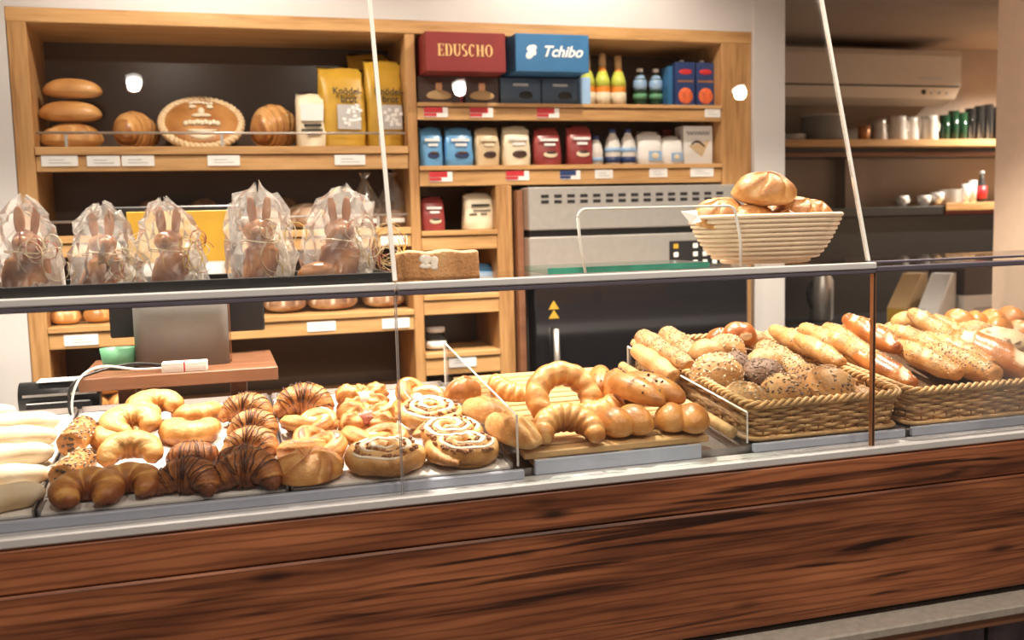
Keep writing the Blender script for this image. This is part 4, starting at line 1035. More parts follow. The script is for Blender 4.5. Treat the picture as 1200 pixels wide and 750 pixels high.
# ------------------------------------------------------------------ trays
for x0, x1, lab in ((-.735, -.315, 'white lined baking tray at the left edge with pale dusted pastries'), (-.310, .105, 'white lined baking tray under the butter crescents and front chocolate croissants'), (.110, .530, 'white lined baking tray under the danish knots and nut snails')):
    t = thing('baking_tray', lab, 'tray', ((x0+x1)/2, 2.09, deck(2.09)-.002), 0, 'white lined baking trays'); t.rotation_euler = (TILT, 0, 0)
    hw, hd = (x1-x0)/2, .305
    MB().box(-hw, hw, -hd, hd, -.008, -.004).build('tray_sheet', 'traymetal', t, False)
    MB().box(-hw+.004, hw-.004, -hd+.003, hd-.004, -.0038, 0).build('paper_liner', 'tray', t, False)
    m = MB(); m.box(-hw, -hw+.0035, -hd, hd, -.004, .010); m.box(hw-.0035, hw, -hd, hd, -.004, .010); m.box(-hw+.0035, hw-.0035, hd-.0035, hd, -.004, .014); m.build('rim', 'traymetal', t, False)
DZ = -.002
K_fing = Kind([finger(1), finger(4)])
for i, (x, y, yaw, lab) in enumerate(((-.525, 2.36, 2, 'pale dusted finger pastry at the very back of the left tray, only its tip showing'), (-.435, 2.27, -3, 'pale dusted finger pastry second from the back of the left tray'), (-.425, 2.145, -4, 'pale dusted finger pastry third from the back of the left tray'),
        (-.418, 2.03, 2, 'pale dusted finger pastry fourth from the back of the left tray'), (-.400, 1.92, 8, 'pale dusted finger pastry second from the front of the left tray, in shade'), (-.395, 1.825, 14, 'pale dusted finger pastry nearest the front pane in the left tray, in shade'))):
    K_fing.put(lab, 'pastry', 'pale dusted finger pastries', x, y, deck(y)+DZ, yaw)
K_alm = Kind([almond_roll(3)])
K_alm.put('almond crumbed roll lying upper, behind the other almond roll', 'pastry', 'almond crumbed rolls', -.280, 2.13, deck(2.13)+.012, 78, TILT+.08)
K_alm.put('almond crumbed roll lying lower, just behind the front crescent', 'pastry', 'almond crumbed rolls', -.275, 1.965, deck(1.965)+DZ, 74)
cres = [crescent('butter_crescent', R=.037, r=.034, span=300, segs=2.6, tip=.55, seed=s, bulge=.09, contrast=.6, squash=.9, hz=.82) for s in (1, 2, 5)]
cres.append(crescent('butter_crescent', R=.045, r=.034, span=215, segs=2.6, tip=.55, seed=8, bulge=.09, contrast=.6, squash=.9, hz=.88))
cres.append(crescent('butter_crescent', R=.038, r=.035, span=300, segs=2.6, tip=.55, seed=11, bulge=.10, contrast=.6, squash=.9, hz=.86, dark=.42))  # dark bake, with the front row's shade also put into the tone
K_c = Kind(cres); G = 'butter crescents on the tray'
K_c.put('rear butter crescent behind the second one, top of the left pile', 'croissant', G, -.135, 2.27, deck(2.27)+.020, 40, which=0, scale=1.1)
K_c.put('pale butter crescent with closed tips to the right of the upper almond roll', 'croissant', G, -.195, 2.17, deck(2.17)+.018, 28, TILT+.12, which=1, scale=1.12)
K_c.put('butter crescent half hidden behind the front right pale one, beside the chocolate croissants', 'croissant', G, -.035, 2.24, deck(2.24)+DZ, 190, which=2)
K_c.put('broad pale butter crescent on the right of the crescent pile', 'croissant', G, -.072, 2.085, deck(2.085)+DZ, 170, TILT+.15, which=0, scale=1.12)
K_c.put('butter crescent propped up with both browned tips facing the front pane', 'croissant', G, -.185, 2.03, deck(2.03)+.018, 0, TILT+.28, which=3, scale=.98)
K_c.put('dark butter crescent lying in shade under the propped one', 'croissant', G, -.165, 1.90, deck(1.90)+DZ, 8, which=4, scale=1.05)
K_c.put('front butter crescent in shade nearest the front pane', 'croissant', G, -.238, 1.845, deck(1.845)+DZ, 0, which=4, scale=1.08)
K_c.put('butter crescent edge under the pale closed crescent', 'croissant', G, -.20, 2.12, deck(2.12)+DZ, 60, which=1, scale=.95)
K_k = Kind([croissant(2), croissant(5), croissant(9), croissant(4, dark=.30), croissant(12, dark=.34)]); G = 'chocolate drizzled croissants'  # last two carry front row shade and a darker bake in their tone
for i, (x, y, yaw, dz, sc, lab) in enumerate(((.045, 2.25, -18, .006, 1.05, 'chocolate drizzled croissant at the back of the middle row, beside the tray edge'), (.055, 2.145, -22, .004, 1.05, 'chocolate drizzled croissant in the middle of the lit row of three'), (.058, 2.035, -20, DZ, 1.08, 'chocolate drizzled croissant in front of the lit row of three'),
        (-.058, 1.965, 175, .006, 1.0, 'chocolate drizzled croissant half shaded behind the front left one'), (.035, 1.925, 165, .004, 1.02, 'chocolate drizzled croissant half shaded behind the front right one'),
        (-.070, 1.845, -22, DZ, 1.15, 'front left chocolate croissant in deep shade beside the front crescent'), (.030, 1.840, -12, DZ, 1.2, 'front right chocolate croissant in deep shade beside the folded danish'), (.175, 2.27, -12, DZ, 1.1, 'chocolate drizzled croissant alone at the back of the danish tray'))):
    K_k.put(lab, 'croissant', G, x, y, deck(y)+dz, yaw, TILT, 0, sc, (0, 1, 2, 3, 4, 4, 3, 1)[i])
K_n = Kind([knot(1, 'icing'), knot(4, 'jam'), knot(7, 'cheese')]); G = 'danish pastries'
K_n.put('pale iced danish knot in front of the lone chocolate croissant', 'pastry', G, .170, 2.07, deck(2.07)+DZ, 10, which=0)
K_n.put('danish knot with pink jam behind the round folded danish', 'pastry', G, .162, 1.965, deck(1.965)+DZ, 50, which=1, scale=1.12)
fd = folded(1); put(fd, True, 'round folded danish nearest the front pane, right of the dark croissants', 'pastry', G, .140, 1.850, deck(1.85)+DZ, 20, scale=1.05)
K_b = Kind([butterfly(1), butterfly(3, 'jam')])
K_b.put('folded iced danish at the back middle of the danish tray', 'pastry', G, .305, 2.29, deck(2.29)+DZ, 4, TILT+.45, which=0, scale=1.02)
K_b.put('folded danish with pink glaze in front of the iced one', 'pastry', G, .300, 2.145, deck(2.145)+DZ, -6, TILT+.3, which=1, scale=1.12)
K_n.put('danish knot with pale curd just behind the front left nut snail', 'pastry', G, .268, 2.00, deck(2.0)+DZ, -20, which=2, scale=1.06)
K_n.put('tall danish knot at the back right corner of the tray, behind the snails', 'pastry', G, .43, 2.27, deck(2.27)+.006, 70, TILT+.4, which=0, scale=1.08)
K_s = Kind([snail(1), snail(2.5)]); G = 'nut snails with icing'
K_s.put('nut snail at the back of the snail row leaning on the rear danish', 'pastry', G, .448, 2.135, deck(2.135)+.012, 0, TILT+.12, scale=1.0)
K_s.put('nut snail in the middle of the right snail row', 'pastry', G, .445, 2.00, deck(2.0)+.006, 60, TILT+.04, scale=1.08)
K_s.put('largest nut snail at the front, left of the front pair', 'pastry', G, .284, 1.865, deck(1.865)+DZ, 20, scale=1.18, which=0)
K_s.put('nut snail at the front, right of the front pair beside the divider', 'pastry', G, .430, 1.855, deck(1.855)+DZ, 140, scale=1.08, which=1)

# ------------------------------------------------------------------ slatted board with plain rolls
sb = thing('slatted_board', 'pale wooden slatted board under the large crescents', 'board', (.755, 2.09, deck(2.09)+.004)); sb.rotation_euler = (TILT, 0, 0)
for k in range(15): MB().box(-.20, .20, -.300+.040*k, -.300+.040*k+.031, .004, .018, .002).build('slat', 'slat', sb, False)
for x in (-.18, 0, .15): MB().box(x, x+.03, -.30, .295, -.012, .0035, .001).build('crossbar', 'slat', sb, False)
BZ = .022
G = 'plain rolls on the slatted board'
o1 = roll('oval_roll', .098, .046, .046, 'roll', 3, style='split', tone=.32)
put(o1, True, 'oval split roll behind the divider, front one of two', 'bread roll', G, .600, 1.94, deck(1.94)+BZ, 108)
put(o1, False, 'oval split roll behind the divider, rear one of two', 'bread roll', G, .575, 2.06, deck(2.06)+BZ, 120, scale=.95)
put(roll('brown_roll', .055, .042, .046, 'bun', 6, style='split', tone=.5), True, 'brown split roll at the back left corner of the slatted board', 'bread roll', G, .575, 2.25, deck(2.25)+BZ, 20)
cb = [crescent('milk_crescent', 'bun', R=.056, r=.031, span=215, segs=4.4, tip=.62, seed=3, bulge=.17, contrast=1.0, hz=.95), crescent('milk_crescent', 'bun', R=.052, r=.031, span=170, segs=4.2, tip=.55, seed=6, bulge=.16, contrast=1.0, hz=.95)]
rg = crescent('milk_crescent', 'bun', R=.066, r=.029, span=318, segs=5.5, tip=.8, seed=4, bulge=.17, contrast=1.0, hz=.95)
G = 'large milk crescents'
tag(place(rg, .768, 2.10, deck(2.1)+.085, 0, math.radians(54), 0), 'largest ring shaped crescent standing upright in the middle', 'crescent roll', G)
rg.location = (.744, 2.085, 1.062); rg.scale = (.94, .94, .94)
tag(place(cb[0], .690, 1.895, deck(1.9)+.026, math.radians(-8), TILT+.30, 0), 'crescent with both thick tips hanging forward in front of the ring crescent', 'crescent roll', G); cb[0].scale = (1.08, 1.08, 1.15)
tag(place(cb[1], .645, 2.18, deck(2.18)+.030, math.radians(150), TILT+.55, 0), 'crescent lying behind the oval split rolls, left of the ring crescent', 'crescent roll', G)
put(cb[1], False, 'crescent half hidden behind the ring crescent on its right', 'crescent roll', G, .830, 2.06, deck(2.06)+.022, 200, TILT+.2)
G = 'double rolls'
dr = double_roll('double_roll', 'bun', 2, .115, .039, gap=.62)
put(dr, True, 'glossy double roll in front, right of the forward hanging crescent', 'bread roll', G, .790, 1.935, deck(1.935)+BZ, 100, scale=1.06)
put(dr, False, 'glossy double roll in shade under the raisin roll beside the basket', 'bread roll', G, .938, 1.895, deck(1.895)+BZ, 72, scale=1.04)
rd = double_roll('raisin_roll', 'bun', 5, .185, .037, 26, .72)
put(rd, True, 'long raisin roll lying on top, pointing at the seeded basket', 'bread roll', 'raisin rolls', .925, 2.015, deck(2.015)+.066, 112, TILT+.10)
put(rd, False, 'raisin roll at the back between the ring crescent and the basket', 'bread roll', 'raisin rolls', .880, 2.20, deck(2.20)+.042, 65, TILT+.1, scale=.85)
put(dr, False, 'double roll at the back under the rear raisin roll', 'bread roll', G, .93, 2.17, deck(2.17)+BZ, 80)

# ------------------------------------------------------------------ wicker baskets
def basket(x0, x1, label):
    cx = (x0+x1)/2; hw = (x1-x0)/2-.006; hd = .31
    t = thing('wicker_basket', label, 'basket', (cx, 2.112, deck(2.112)-.006), 0, 'rectangular wicker baskets'); t.rotation_euler = (TILT, 0, 0)
    H = .078
    def per(n, grow=0.0, rc=.03):
        pts = []; a, b = hw+grow, hd+grow
        segs = [((a-rc, -b), (a-rc, -b+rc), -90), ((a, b-rc), (a-rc, b-rc), 0), ((-a+rc, b), (-a+rc, b-rc), 90), ((-a, -b+rc), (-a+rc, -b+rc), 180)]
        raw = []
        for (s0, c0, a0) in segs:
            for k in range(7): an = math.radians(a0+90*k/6); raw.append((c0[0]+rc*math.cos(an), c0[1]+rc*math.sin(an)))
        raw.append(raw[0]); raw = np.array(raw); L_ = np.concatenate([[0], np.cumsum(np.linalg.norm(np.diff(raw, axis=0), axis=1))])
        s = np.linspace(0, L_[-1], n, endpoint=False); X = np.interp(s, L_, raw[:, 0]); Y = np.interp(s, L_, raw[:, 1])
        dx = np.roll(X, -1)-np.roll(X, 1); dy = np.roll(Y, -1)-np.roll(Y, 1); ll = np.hypot(dx, dy)
        return X, Y, dy/ll, -dx/ll, L_[-1]
    NS = 56; n = NS*6
    for j in range(9):
        X, Y, nx, ny, L_ = per(n, -.012+.010*j/8)
        ph = PI*(j % 2); amp = .0034
        pts = [(X[i]+nx[i]*amp*math.cos(PI*i/6+ph), Y[i]+ny[i]*amp*math.cos(PI*i/6+ph), .006+.0076*j+.0012*math.sin(i*.21+j)) for i in range(n)]
        m = MB(); m.sweep(pts, .0031, .0042, 6, closed=True)
        tag(m.build('weave_strand', 'wicker' if j % 3 else 'wicker_dark', t), kind='stuff')
    X, Y, nx, ny, L_ = per(NS, -.007); m = MB()
    for i in range(NS): m.tube([(X[i], Y[i], .0), (X[i]+nx[i]*.003, Y[i]+ny[i]*.003, H)], .0026, 5)
    tag(m.build('stakes', 'wicker_dark', t), kind='stuff')
    n = 420; X, Y, nx, ny, L_ = per(n, .0)
    for s in range(3):
        pts = []
        for i in range(n):
            a = 2*PI*34*i/n+s*2*PI/3; pts.append((X[i]+nx[i]*.0065*math.cos(a), Y[i]+ny[i]*.0065*math.cos(a), H+.002+.0055*math.sin(a)))
        m = MB(); m.sweep(pts, .0045, .0045, 6, closed=True); m.build('rim_strand', 'wicker', t)
    X, Y, nx, ny, L_ = per(200, -.002); m = MB(); m.sweep([(X[i], Y[i], .004) for i in range(200)], .006, .005, 6, closed=True); m.build('foot_strand', 'wicker', t)
    m = MB(); m.box(-hw+.012, hw-.012, -hd+.012, hd-.012, .003, .010); m.build('base', 'wicker_dark', t, False)
    return t
bks = [basket(1.047, 1.437, 'rectangular wicker basket of seeded rolls next to the slatted board'), basket(1.447, 1.837, 'rectangular wicker basket of salted sticks at the right end of the view'), basket(1.847, 2.237, 'rectangular wicker basket holding the round walnut loaf, mostly beyond the frame')]
m = MB(); m.tube([(0, -.29, .016), (0, .29, .016)], .013, 10)
o = m.build('cane_roll', 'wicker'); o.location = (1.018, 2.10, deck(2.10)); o.rotation_euler = (TILT, 0, 0); tag(o, 'thick cane rod lying along the left foot of the seeded basket', 'rod')
def h1(y, s=.23, z=1.04): return z+s*(y-1.82)
PB = math.atan(.24)
# padded liners that carry the heap
for bk in bks:
    V = []; nx, ny = 12, 16
    for j in range(ny+1):
        for i in range(nx+1):
            x = -.175+.35*i/nx; y = -.285+.57*j/ny; e = min(i, nx-i, j, ny-j)
            V.append((x, y, .010+(0 if e == 0 else (.012+.085*(j/ny))*min(1, e/2)+.004*math.sin(x*60+j))))
    MB().add(V, [(j*(nx+1)+i, j*(nx+1)+i+1, (j+1)*(nx+1)+i+1, (j+1)*(nx+1)+i) for j in range(ny) for i in range(nx)]).build('padded_liner', 'liner', bk)
G = 'seeded rolls in the basket'
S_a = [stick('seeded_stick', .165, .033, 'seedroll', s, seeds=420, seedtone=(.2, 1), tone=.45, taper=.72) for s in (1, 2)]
K_st = Kind(S_a)
K_st.put('seeded stick at the back left corner, lower left of the two dark topped ones', 'bread stick', 'seeded sticks', 1.048, 2.265, 1.100, 96, PB+.06, which=0, scale=.92)
K_st.put('seeded stick at the back left, right of the two dark topped ones', 'bread stick', 'seeded sticks', 1.134, 2.285, 1.108, 93, PB+.08, which=1, scale=.95)
put(stick('plain_stick', .19, .028, 'seedroll', 7, tone=.35, taper=.7), True, 'plain smooth stick along the left rim of the seeded basket', 'bread stick', 'seeded sticks', 1.068, 2.17, 1.078, 98, PB+.05, scale=.95)
K_st.put('seeded stick in front of the two at the back, pointing at the large sunflower roll', 'bread stick', 'seeded sticks', 1.128, 2.15, 1.095, 96, PB, which=0, scale=.72)
K_st.put('long seeded stick slanting along the right rim of the seeded basket', 'bread stick', 'seeded sticks', 1.352, 2.11, 1.085, 95, PB+.03, which=1, scale=1.05)
R_ = lambda *a, **k: roll('seeded_roll', *a, **k)
rA = R_(.058, .056, .050, 'seedroll', 1, seeds=210, seedtone=(.0, .75), ssize=.0030, tone=.45)
rB = R_(.055, .052, .047, 'seedroll', 2, seeds=190, seedtone=(.6, 1), ssize=.0027, tone=.4)
rC = R_(.056, .052, .046, 'darkroll', 3, seeds=170, seedtone=(.75, 1), ssize=.0029)
rD = R_(.052, .05, .045, 'seedroll', 4, seeds=420, seedtone=(.0, .35), ssize=.0014, tone=.45)
rE = R_(.052, .05, .046, 'seedroll', 5, seeds=90, seedtone=(.3, 1), ssize=.0028, tone=.35, region=-.3)
put(rA, True, 'largest sunflower seeded roll beside the divider in the middle of the basket', 'bread roll', G, 1.118, 2.035, 1.052, 0, PB)
put(rC, True, 'dark rye roll in the middle of the seeded basket', 'bread roll', G, 1.222, 2.03, 1.052, 0, PB)
put(rA, False, 'low sunflower seeded roll at the front left corner of the basket', 'bread roll', G, 1.098, 1.893, 1.022, 120, PB, scale=.95)
put(rB, True, 'pumpkin seed roll at the front centre of the seeded basket', 'bread roll', G, 1.203, 1.895, 1.030, 0, PB+.25, scale=1.04)
put(rB, False, 'pumpkin seed roll behind the front right roll', 'bread roll', G, 1.295, 1.985, 1.048, 80, PB+.15)
put(rE, True, 'pale roll with a few seeds at the front right of the basket', 'bread roll', G, 1.302, 1.888, 1.030, 0, PB)
put(rD, True, 'small sesame roll in the front right corner of the basket', 'bread roll', G, 1.372, 1.862, 1.000, 0, PB, scale=.82)
put(rD, False, 'sesame roll behind the dark rye roll', 'bread roll', G, 1.275, 2.10, 1.082, 60, PB)
put(rA, False, 'sunflower seeded roll under the glossy pretzel bun', 'bread roll', G, 1.222, 2.165, 1.098, 200, PB, scale=.95)
put(rC, False, 'dark rye roll squeezed behind the large sunflower roll', 'bread roll', G, 1.205, 2.11, 1.080, 90, PB, scale=.8)
put(roll('plain_roll', .05, .046, .042, 'seedroll', 9, tone=.4), True, 'plain light roll behind the large sunflower roll', 'bread roll', G, 1.152, 2.17, 1.102, 0, PB)
pb = roll('pretzel_bun', .045, .041, .040, 'pretzel', 2, style='burst', tone=.62)
put(pb, True, 'glossy brown pretzel bun with burst white top crowning the seeded basket', 'bread roll', 'pretzel buns', 1.262, 2.205, 1.128, -8, PB+.1, scale=1.05)
put(pb, False, 'glossy brown pretzel bun peeping out left of the crowning one', 'bread roll', 'pretzel buns', 1.222, 2.25, 1.116, 200, PB, scale=.9)
put(rD, False, 'sesame roll right of the crowning pretzel bun', 'bread roll', G, 1.345, 2.235, 1.122, 10, PB, scale=.75)

G = 'salted sticks in the basket'
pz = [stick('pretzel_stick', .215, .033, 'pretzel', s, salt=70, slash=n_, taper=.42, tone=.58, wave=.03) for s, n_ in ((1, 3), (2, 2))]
put(pz[0], True, 'dark lye stick with white slashes lying on top behind the pane seam', 'bread stick', G, 1.600, 2.135, 1.120, 93, PB+.08)
put(pz[1], True, 'dark lye stick with a wide white slash lying low in front of the pane seam', 'bread stick', G, 1.520, 1.975, 1.055, 96, PB+.05, scale=1.0)
gs = [stick('golden_stick', .2, .029, 'roll', s, seeds=70, seedtone=(.1, .8), salt=50, taper=.5, tone=.45, slash=n_) for s, n_ in ((3, 0), (5, 2), (7, 1))]
sd = stick('poppy_stick', .2, .033, 'roll', 12, seeds=300, seedtone=(.1, 1), taper=.6, tone=.4)
K_g = Kind(gs)
K_g.put('golden salted stick tilted on the left rim of the stick basket, rear one', 'bread stick', G, 1.400, 2.24, 1.115, 95, PB, which=0, scale=.95)
K_g.put('golden stick leaning over the left rim of the stick basket, front one', 'bread stick', G, 1.425, 2.12, 1.098, 95, PB+.03, which=2, scale=.92)
K_g.put('golden salted stick behind the front stick on the left rim', 'bread stick', G, 1.475, 2.24, 1.118, 94, PB, which=0)
K_g.put('golden stick left of the lye stick, between the two lye sticks', 'bread stick', G, 1.485, 2.09, 1.096, 95, PB, which=1)
K_g.put('golden stick at the back left of the lye stick', 'bread stick', G, 1.545, 2.26, 1.120, 96, PB, which=2)
K_g.put('golden salted stick below the low lye stick on its left', 'bread stick', G, 1.468, 1.99, 1.052, 95, PB, which=0, scale=.9)
K_g.put('long golden stick right of the low lye stick, along its side', 'bread stick', G, 1.600, 1.965, 1.064, 96, PB+.02, which=2, scale=1.1)
K_g.put('long golden slashed stick behind the seeded broad stick', 'bread stick', G, 1.690, 2.12, 1.105, 96, PB, which=1, scale=1.1)
K_g.put('short golden stick at the back right of the dark lye stick', 'bread stick', G, 1.660, 2.25, 1.122, 96, PB, which=0)
put(sd, True, 'broad seed covered stick in the front middle of the stick basket', 'bread stick', G, 1.665, 1.945, 1.058, 98, PB, scale=1.1)
big = stick('slashed_baton', .24, .046, 'pretzel', 5, salt=110, slash=2, taper=.55, tone=.42, wave=.02)
put(big, True, 'largest salted baton with browned side at the front right', 'bread stick', G, 1.790, 1.955, 1.062, 98, PB+.03)
K_g.put('golden stick behind the largest salted baton', 'bread stick', G, 1.800, 2.09, 1.098, 97, PB, which=2, scale=1.15)
K_g.put('upright thick salted stick at the back, in front of the file boxes', 'bread stick', G, 1.800, 2.215, 1.128, 98, PB+.2, which=1, scale=1.05)
K_g.put('narrow salted stick right of the upright thick one', 'bread stick', G, 1.865, 2.19, 1.118, 98, PB+.2, which=0, scale=.95)
put(roll('pale_bun', .042, .04, .036, 'roll', 31, tone=.2), True, 'small pale round bun at the back left of the upright thick stick', 'bread roll', 'small buns at the back right', 1.772, 2.27, 1.122, 0, PB)
sbun = roll('small_bun', .046, .034, .034, 'bun', 33, tone=.42); G2 = 'small buns at the back right'
for i, (x, y, z, yaw, lab) in enumerate(((1.985, 2.29, 1.148, 100, 'small golden bun first of the back right row, before the white box'), (2.055, 2.27, 1.140, 60, 'small golden bun second of the back right row'), (2.12, 2.25, 1.138, 80, 'small golden bun third of the back right row'),
        (2.00, 2.19, 1.112, 40, 'small golden bun in front of the back right row, above the walnut loaf'), (2.08, 2.17, 1.112, 95, 'small golden bun right of the walnut loaf top'), (2.18, 2.29, 1.150, 80, 'small golden bun highest at the right edge of the view'), (2.13, 2.12, 1.09, 20, 'small golden bun at the right edge beside the walnut loaf'), (1.925, 2.27, 1.125, 70, 'small golden bun behind the narrow salted stick'))):
    put(sbun, i == 0, lab, 'bread roll', G2, x, y, z, yaw, PB, 0, 1.12)
wl = roll('walnut_loaf', .085, .080, .070, 'pale', 41, seeds=24, seedtone=(.35, .7), ssize=.0075, tone=.30, region=.0)
put(wl, True, 'round pale loaf studded with walnuts at the right edge', 'bread loaf', 'walnut loaf', 1.965, 2.065, 1.062, 0, PB)
put(rD, False, 'dark seeded roll just behind the walnut loaf', 'bread roll', 'seeded rolls in the last basket', 1.93, 2.15, 1.095, 0, PB)
del wl['group']

# ------------------------------------------------------------------ on the glass shelf
ZS = 1.3445
tr = thing('black_tray', 'long black plastic tray under the cellophane wrapped figures', 'tray', (-.20, 1.91, ZS))
bx('tray_base', 'black', -.70, .298, 1.785, 1.99, ZS, ZS+.006, .001, tr)
for a in ((-.70, .298, 1.775, 1.785), (-.70, .298, 1.99, 2.0), (.298, .308, 1.775, 2.0), (-.71, -.70, 1.775, 2.0)): bx('tray_rim', 'black', *a, ZS, ZS+.021, .001, tr)
def gift(x, y, hh, wd, seed, label, lean=0.0, lobes=0):
    rr = random.Random(seed); t = thing('wrapped_figure', label, 'gift', (x, y, ZS+.0065), rr.uniform(-.3, .3), 'cellophane wrapped brown figures')
    # brown moulded figure: body, shoulders, head and folded ears in one skin
    m = MB(); N = 26
    def px(z): return lean*(z/hh)
    prof = []
    for i in range(N):
        f = i/(N-1); r = .041*(1-.42*f) if f < .62 else .026*math.sqrt(max(.02, 1-((f-.79)/.21)**2))
        if f < .06: r *= .75+f*4
        if .52 < f < .66: r = .0235
        prof.append((r, f*hh*.70))
    P = [(px(z), 0, z) for r, z in prof]
    m.sweep(P, [r for r, z in prof], [r*.88 for r, z in prof], 18, upv=(0, 1, 0), mod=lambda i, ph: (1+.15*math.sin(2*ph+seed+i*.16)+.08*math.sin(3*ph+i*.35), .5+.34*math.sin(i*.40+2*ph+seed)))
    for s in (-1, 1):                                               # ears laid close together, muzzle
        z0 = hh*.64; m.sweep([(px(z0)+s*(.011+.005*k/8), .006+.008*k/8, z0+.050*k/8) for k in range(9)], [.0095*math.sin(PI*(k+1.2)/10.4)**.7 for k in range(9)], .006, 10)
    m.blob(.013, .012, .010, 12, 8, ctr=(px(hh*.5), -.022, hh*.505), flat=1, tone=.3)
    if lobes: m.blob(.058, .036, .026, 24, 12, ctr=(-.018, .0, 0), flat=.4, tone=.15)
    m.build('figure', 'figure', t)
    # crumpled film bag, gathered at the top
    n = 26; V = []; lv = [(0, 1.0), (.06, 1.08), (.18, 1.12), (.32, 1.12), (.46, 1.06), (.60, 1.02), (.72, .95), (.84, .84), (.94, .66), (1.02, .42), (1.08, .12)]
    for (fz, fr) in lv:
        for k in range(n):
            a = 2*PI*k/n; j = 1+.10*rr.gauss(0, 1)*(0.5+fz*.8); z = fz*hh*.98+(.006*rr.gauss(0, 1) if fz > .8 else .003*rr.gauss(0, 1)*(fz > .03))
            V.append((px(z)+wd/2*fr*j*math.cos(a), .046*fr*j*math.sin(a), max(0.0005, z)))
    F = [(i*n+k, i*n+(k+1) % n, (i+1)*n+(k+1) % n, (i+1)*n+k) for i in range(len(lv)-1) for k in range(n)]
    MB().add(V, F).build('film_bag', 'film', t, False)
    # crumpled white tissue beside the figure; its white also stands for film glare
    for q_ in range(3):
        V = []; nx, nz = 14, 12; ph = [rr.uniform(0, 6.28) for _ in range(4)]
        for j in range(nz+1):
            for i in range(nx+1):
                u, v = i/nx, j/nz; wv = (.5-abs(u-.5))**.4
                V.append((px(hh*v*.6)+wd*(.10+.36*u), -.036+.014*q_+.055*v+.007*math.sin(7*u+5*v+ph[0])+.006*math.sin(13*v-9*u+ph[1])+.002*rr.gauss(0, 1), .004+hh*(.40+.10*q_)*v*wv*1.3*(1+.12*math.sin(8*u+ph[2]))))
        MB().add(V, [(j*(nx+1)+i, j*(nx+1)+i+1, (j+1)*(nx+1)+i+1, (j+1)*(nx+1)+i) for j in range(nz) for i in range(nx)]).build('tissue_paper', 'shred', t, False)
    for k in range(7):
        a0 = rr.uniform(0, 6.28); R = rr.uniform(.012, .030); cx = px(hh*.5)+rr.uniform(.1, .62)*wd; cz = hh*rr.uniform(.2, .62); cy = -.045+rr.uniform(-.01, .02); turns = rr.uniform(.6, 1.5)
        pts = [(cx+R*math.cos(a0+turns*6.28*i/24)*(1-.3*i/24), cy+.014*i/24, max(.004, cz+R*math.sin(a0+turns*6.28*i/24)-.012*i/24)) for i in range(25)]
        MB().sweep(pts, .0018, .0006, 5).build('ribbon', rr.choice(('ribbon_cream', 'ribbon_cream', 'ribbon_gold', 'ribbon_red')), t)
    # tie around the figure
    MB().tube([(px(hh*.45)+.036*math.cos(2*PI*i/24), .034*math.sin(2*PI*i/24), hh*.45+.003*math.sin(4*PI*i/24)) for i in range(24)], .0013, 5, True).build('ribbon', 'ribbon_cream', t)
gift(-.315, 1.90, .155, .098, 1, 'cellophane wrapped brown figure at the far left of the black tray')
gift(-.190, 1.90, .140, .104, 2, 'cellophane wrapped brown figure second from the left on the black tray')
gift(-.072, 1.90, .145, .108, 3, 'cellophane wrapped brown figure in the middle of the black tray, before the yellow panel', -.012)
gift(.082, 1.90, .168, .112, 4, 'cellophane wrapped brown figure second from the right with the tallest film top')
gift(.222, 1.90, .164, .128, 5, 'cellophane wrapped brown figure at the right end with a golden base', .018, 1)
# ribbon tangle hanging at the right end of the tray
t = thing('ribbon_tangle', 'tangle of cream and gold curling ribbons at the right end of the black tray', 'ribbon', (.325, 1.90, ZS))
rr = random.Random(12)
for k in range(11):
    R = rr.uniform(.014, .032); cx = rr.uniform(-.012, .004); cz = rr.uniform(.04, .085); a0 = rr.uniform(0, 6.28); tn = rr.uniform(.8, 1.6)
    pts = [(cx+R*math.cos(a0+tn*6.28*i/30), -.01+.03*i/30+rr.uniform(-.002, .002), max(.003, cz+R*1.2*math.sin(a0+tn*6.28*i/30)-.02*i/30)) for i in range(31)]
    MB().sweep(pts, .0017, .0006, 5).build('ribbon', rr.choice(('ribbon_cream', 'ribbon_gold', 'ribbon_red', 'ribbon_cream')), t)
for k in range(4): MB().sweep([(rr.uniform(-.015, .0)+.012*math.sin(i*.5+k), .0, .004+.07*(1-i/12)) for i in range(13)], .0018, .0006, 5).build('ribbon', 'ribbon_cream', t)
# flat brown loaf block
def blk():
    V = MB(); nx, ny, nz = 26, 14, 8
    hw, hd, h = .080, .058, .054
    def pt(u, v, w_):
        x, y, z = hw*u, hd*v, h*w_
        e = .10*max(0, w_-.6)*(abs(u)**6+abs(v)**6)
        z -= e*h; n_ = .0016*math.sin(31*u+9*v)*math.cos(17*w_+7*v)
        return (x*(1-.02*w_)+n_, y+n_, z+.002*math.sin(7*u)*w_)
    def face(f, a, b, tn):
        o = [[pt(*f(i/(a-1), j/(b-1))) for i in range(a)] for j in range(b)]
        vs = [p for r in o for p in r]; V.add(vs, [(j*a+i, j*a+i+1, (j+1)*a+i+1, (j+1)*a+i) for j in range(b-1) for i in range(a-1)], [tn(i/(a-1), j/(b-1)) for j in range(b) for i in range(a)])
    face(lambda i, j: (2*i-1, 2*j-1, 1), nx, ny, lambda i, j: .30); face(lambda i, j: (2*i-1, 2*j-1, 0), nx, ny, lambda i, j: .7)
    for s in (-1, 1):
        face(lambda i, j: (2*i-1, s, j), nx, nz, lambda i, j: .55+.15*math.sin(9*i)-.15*j); face(lambda i, j: (s, 2*i-1, j), ny, nz, lambda i, j: .45-.15*j)
    return V.build('block_loaf', 'cake')
o = blk(); o.location = (.418, 1.905, ZS); o.rotation_euler = (0, 0, -.16); tag(o, 'low rectangular crumbly brown loaf on the glass shelf beside the ribbons', 'bread loaf')
m = MB()
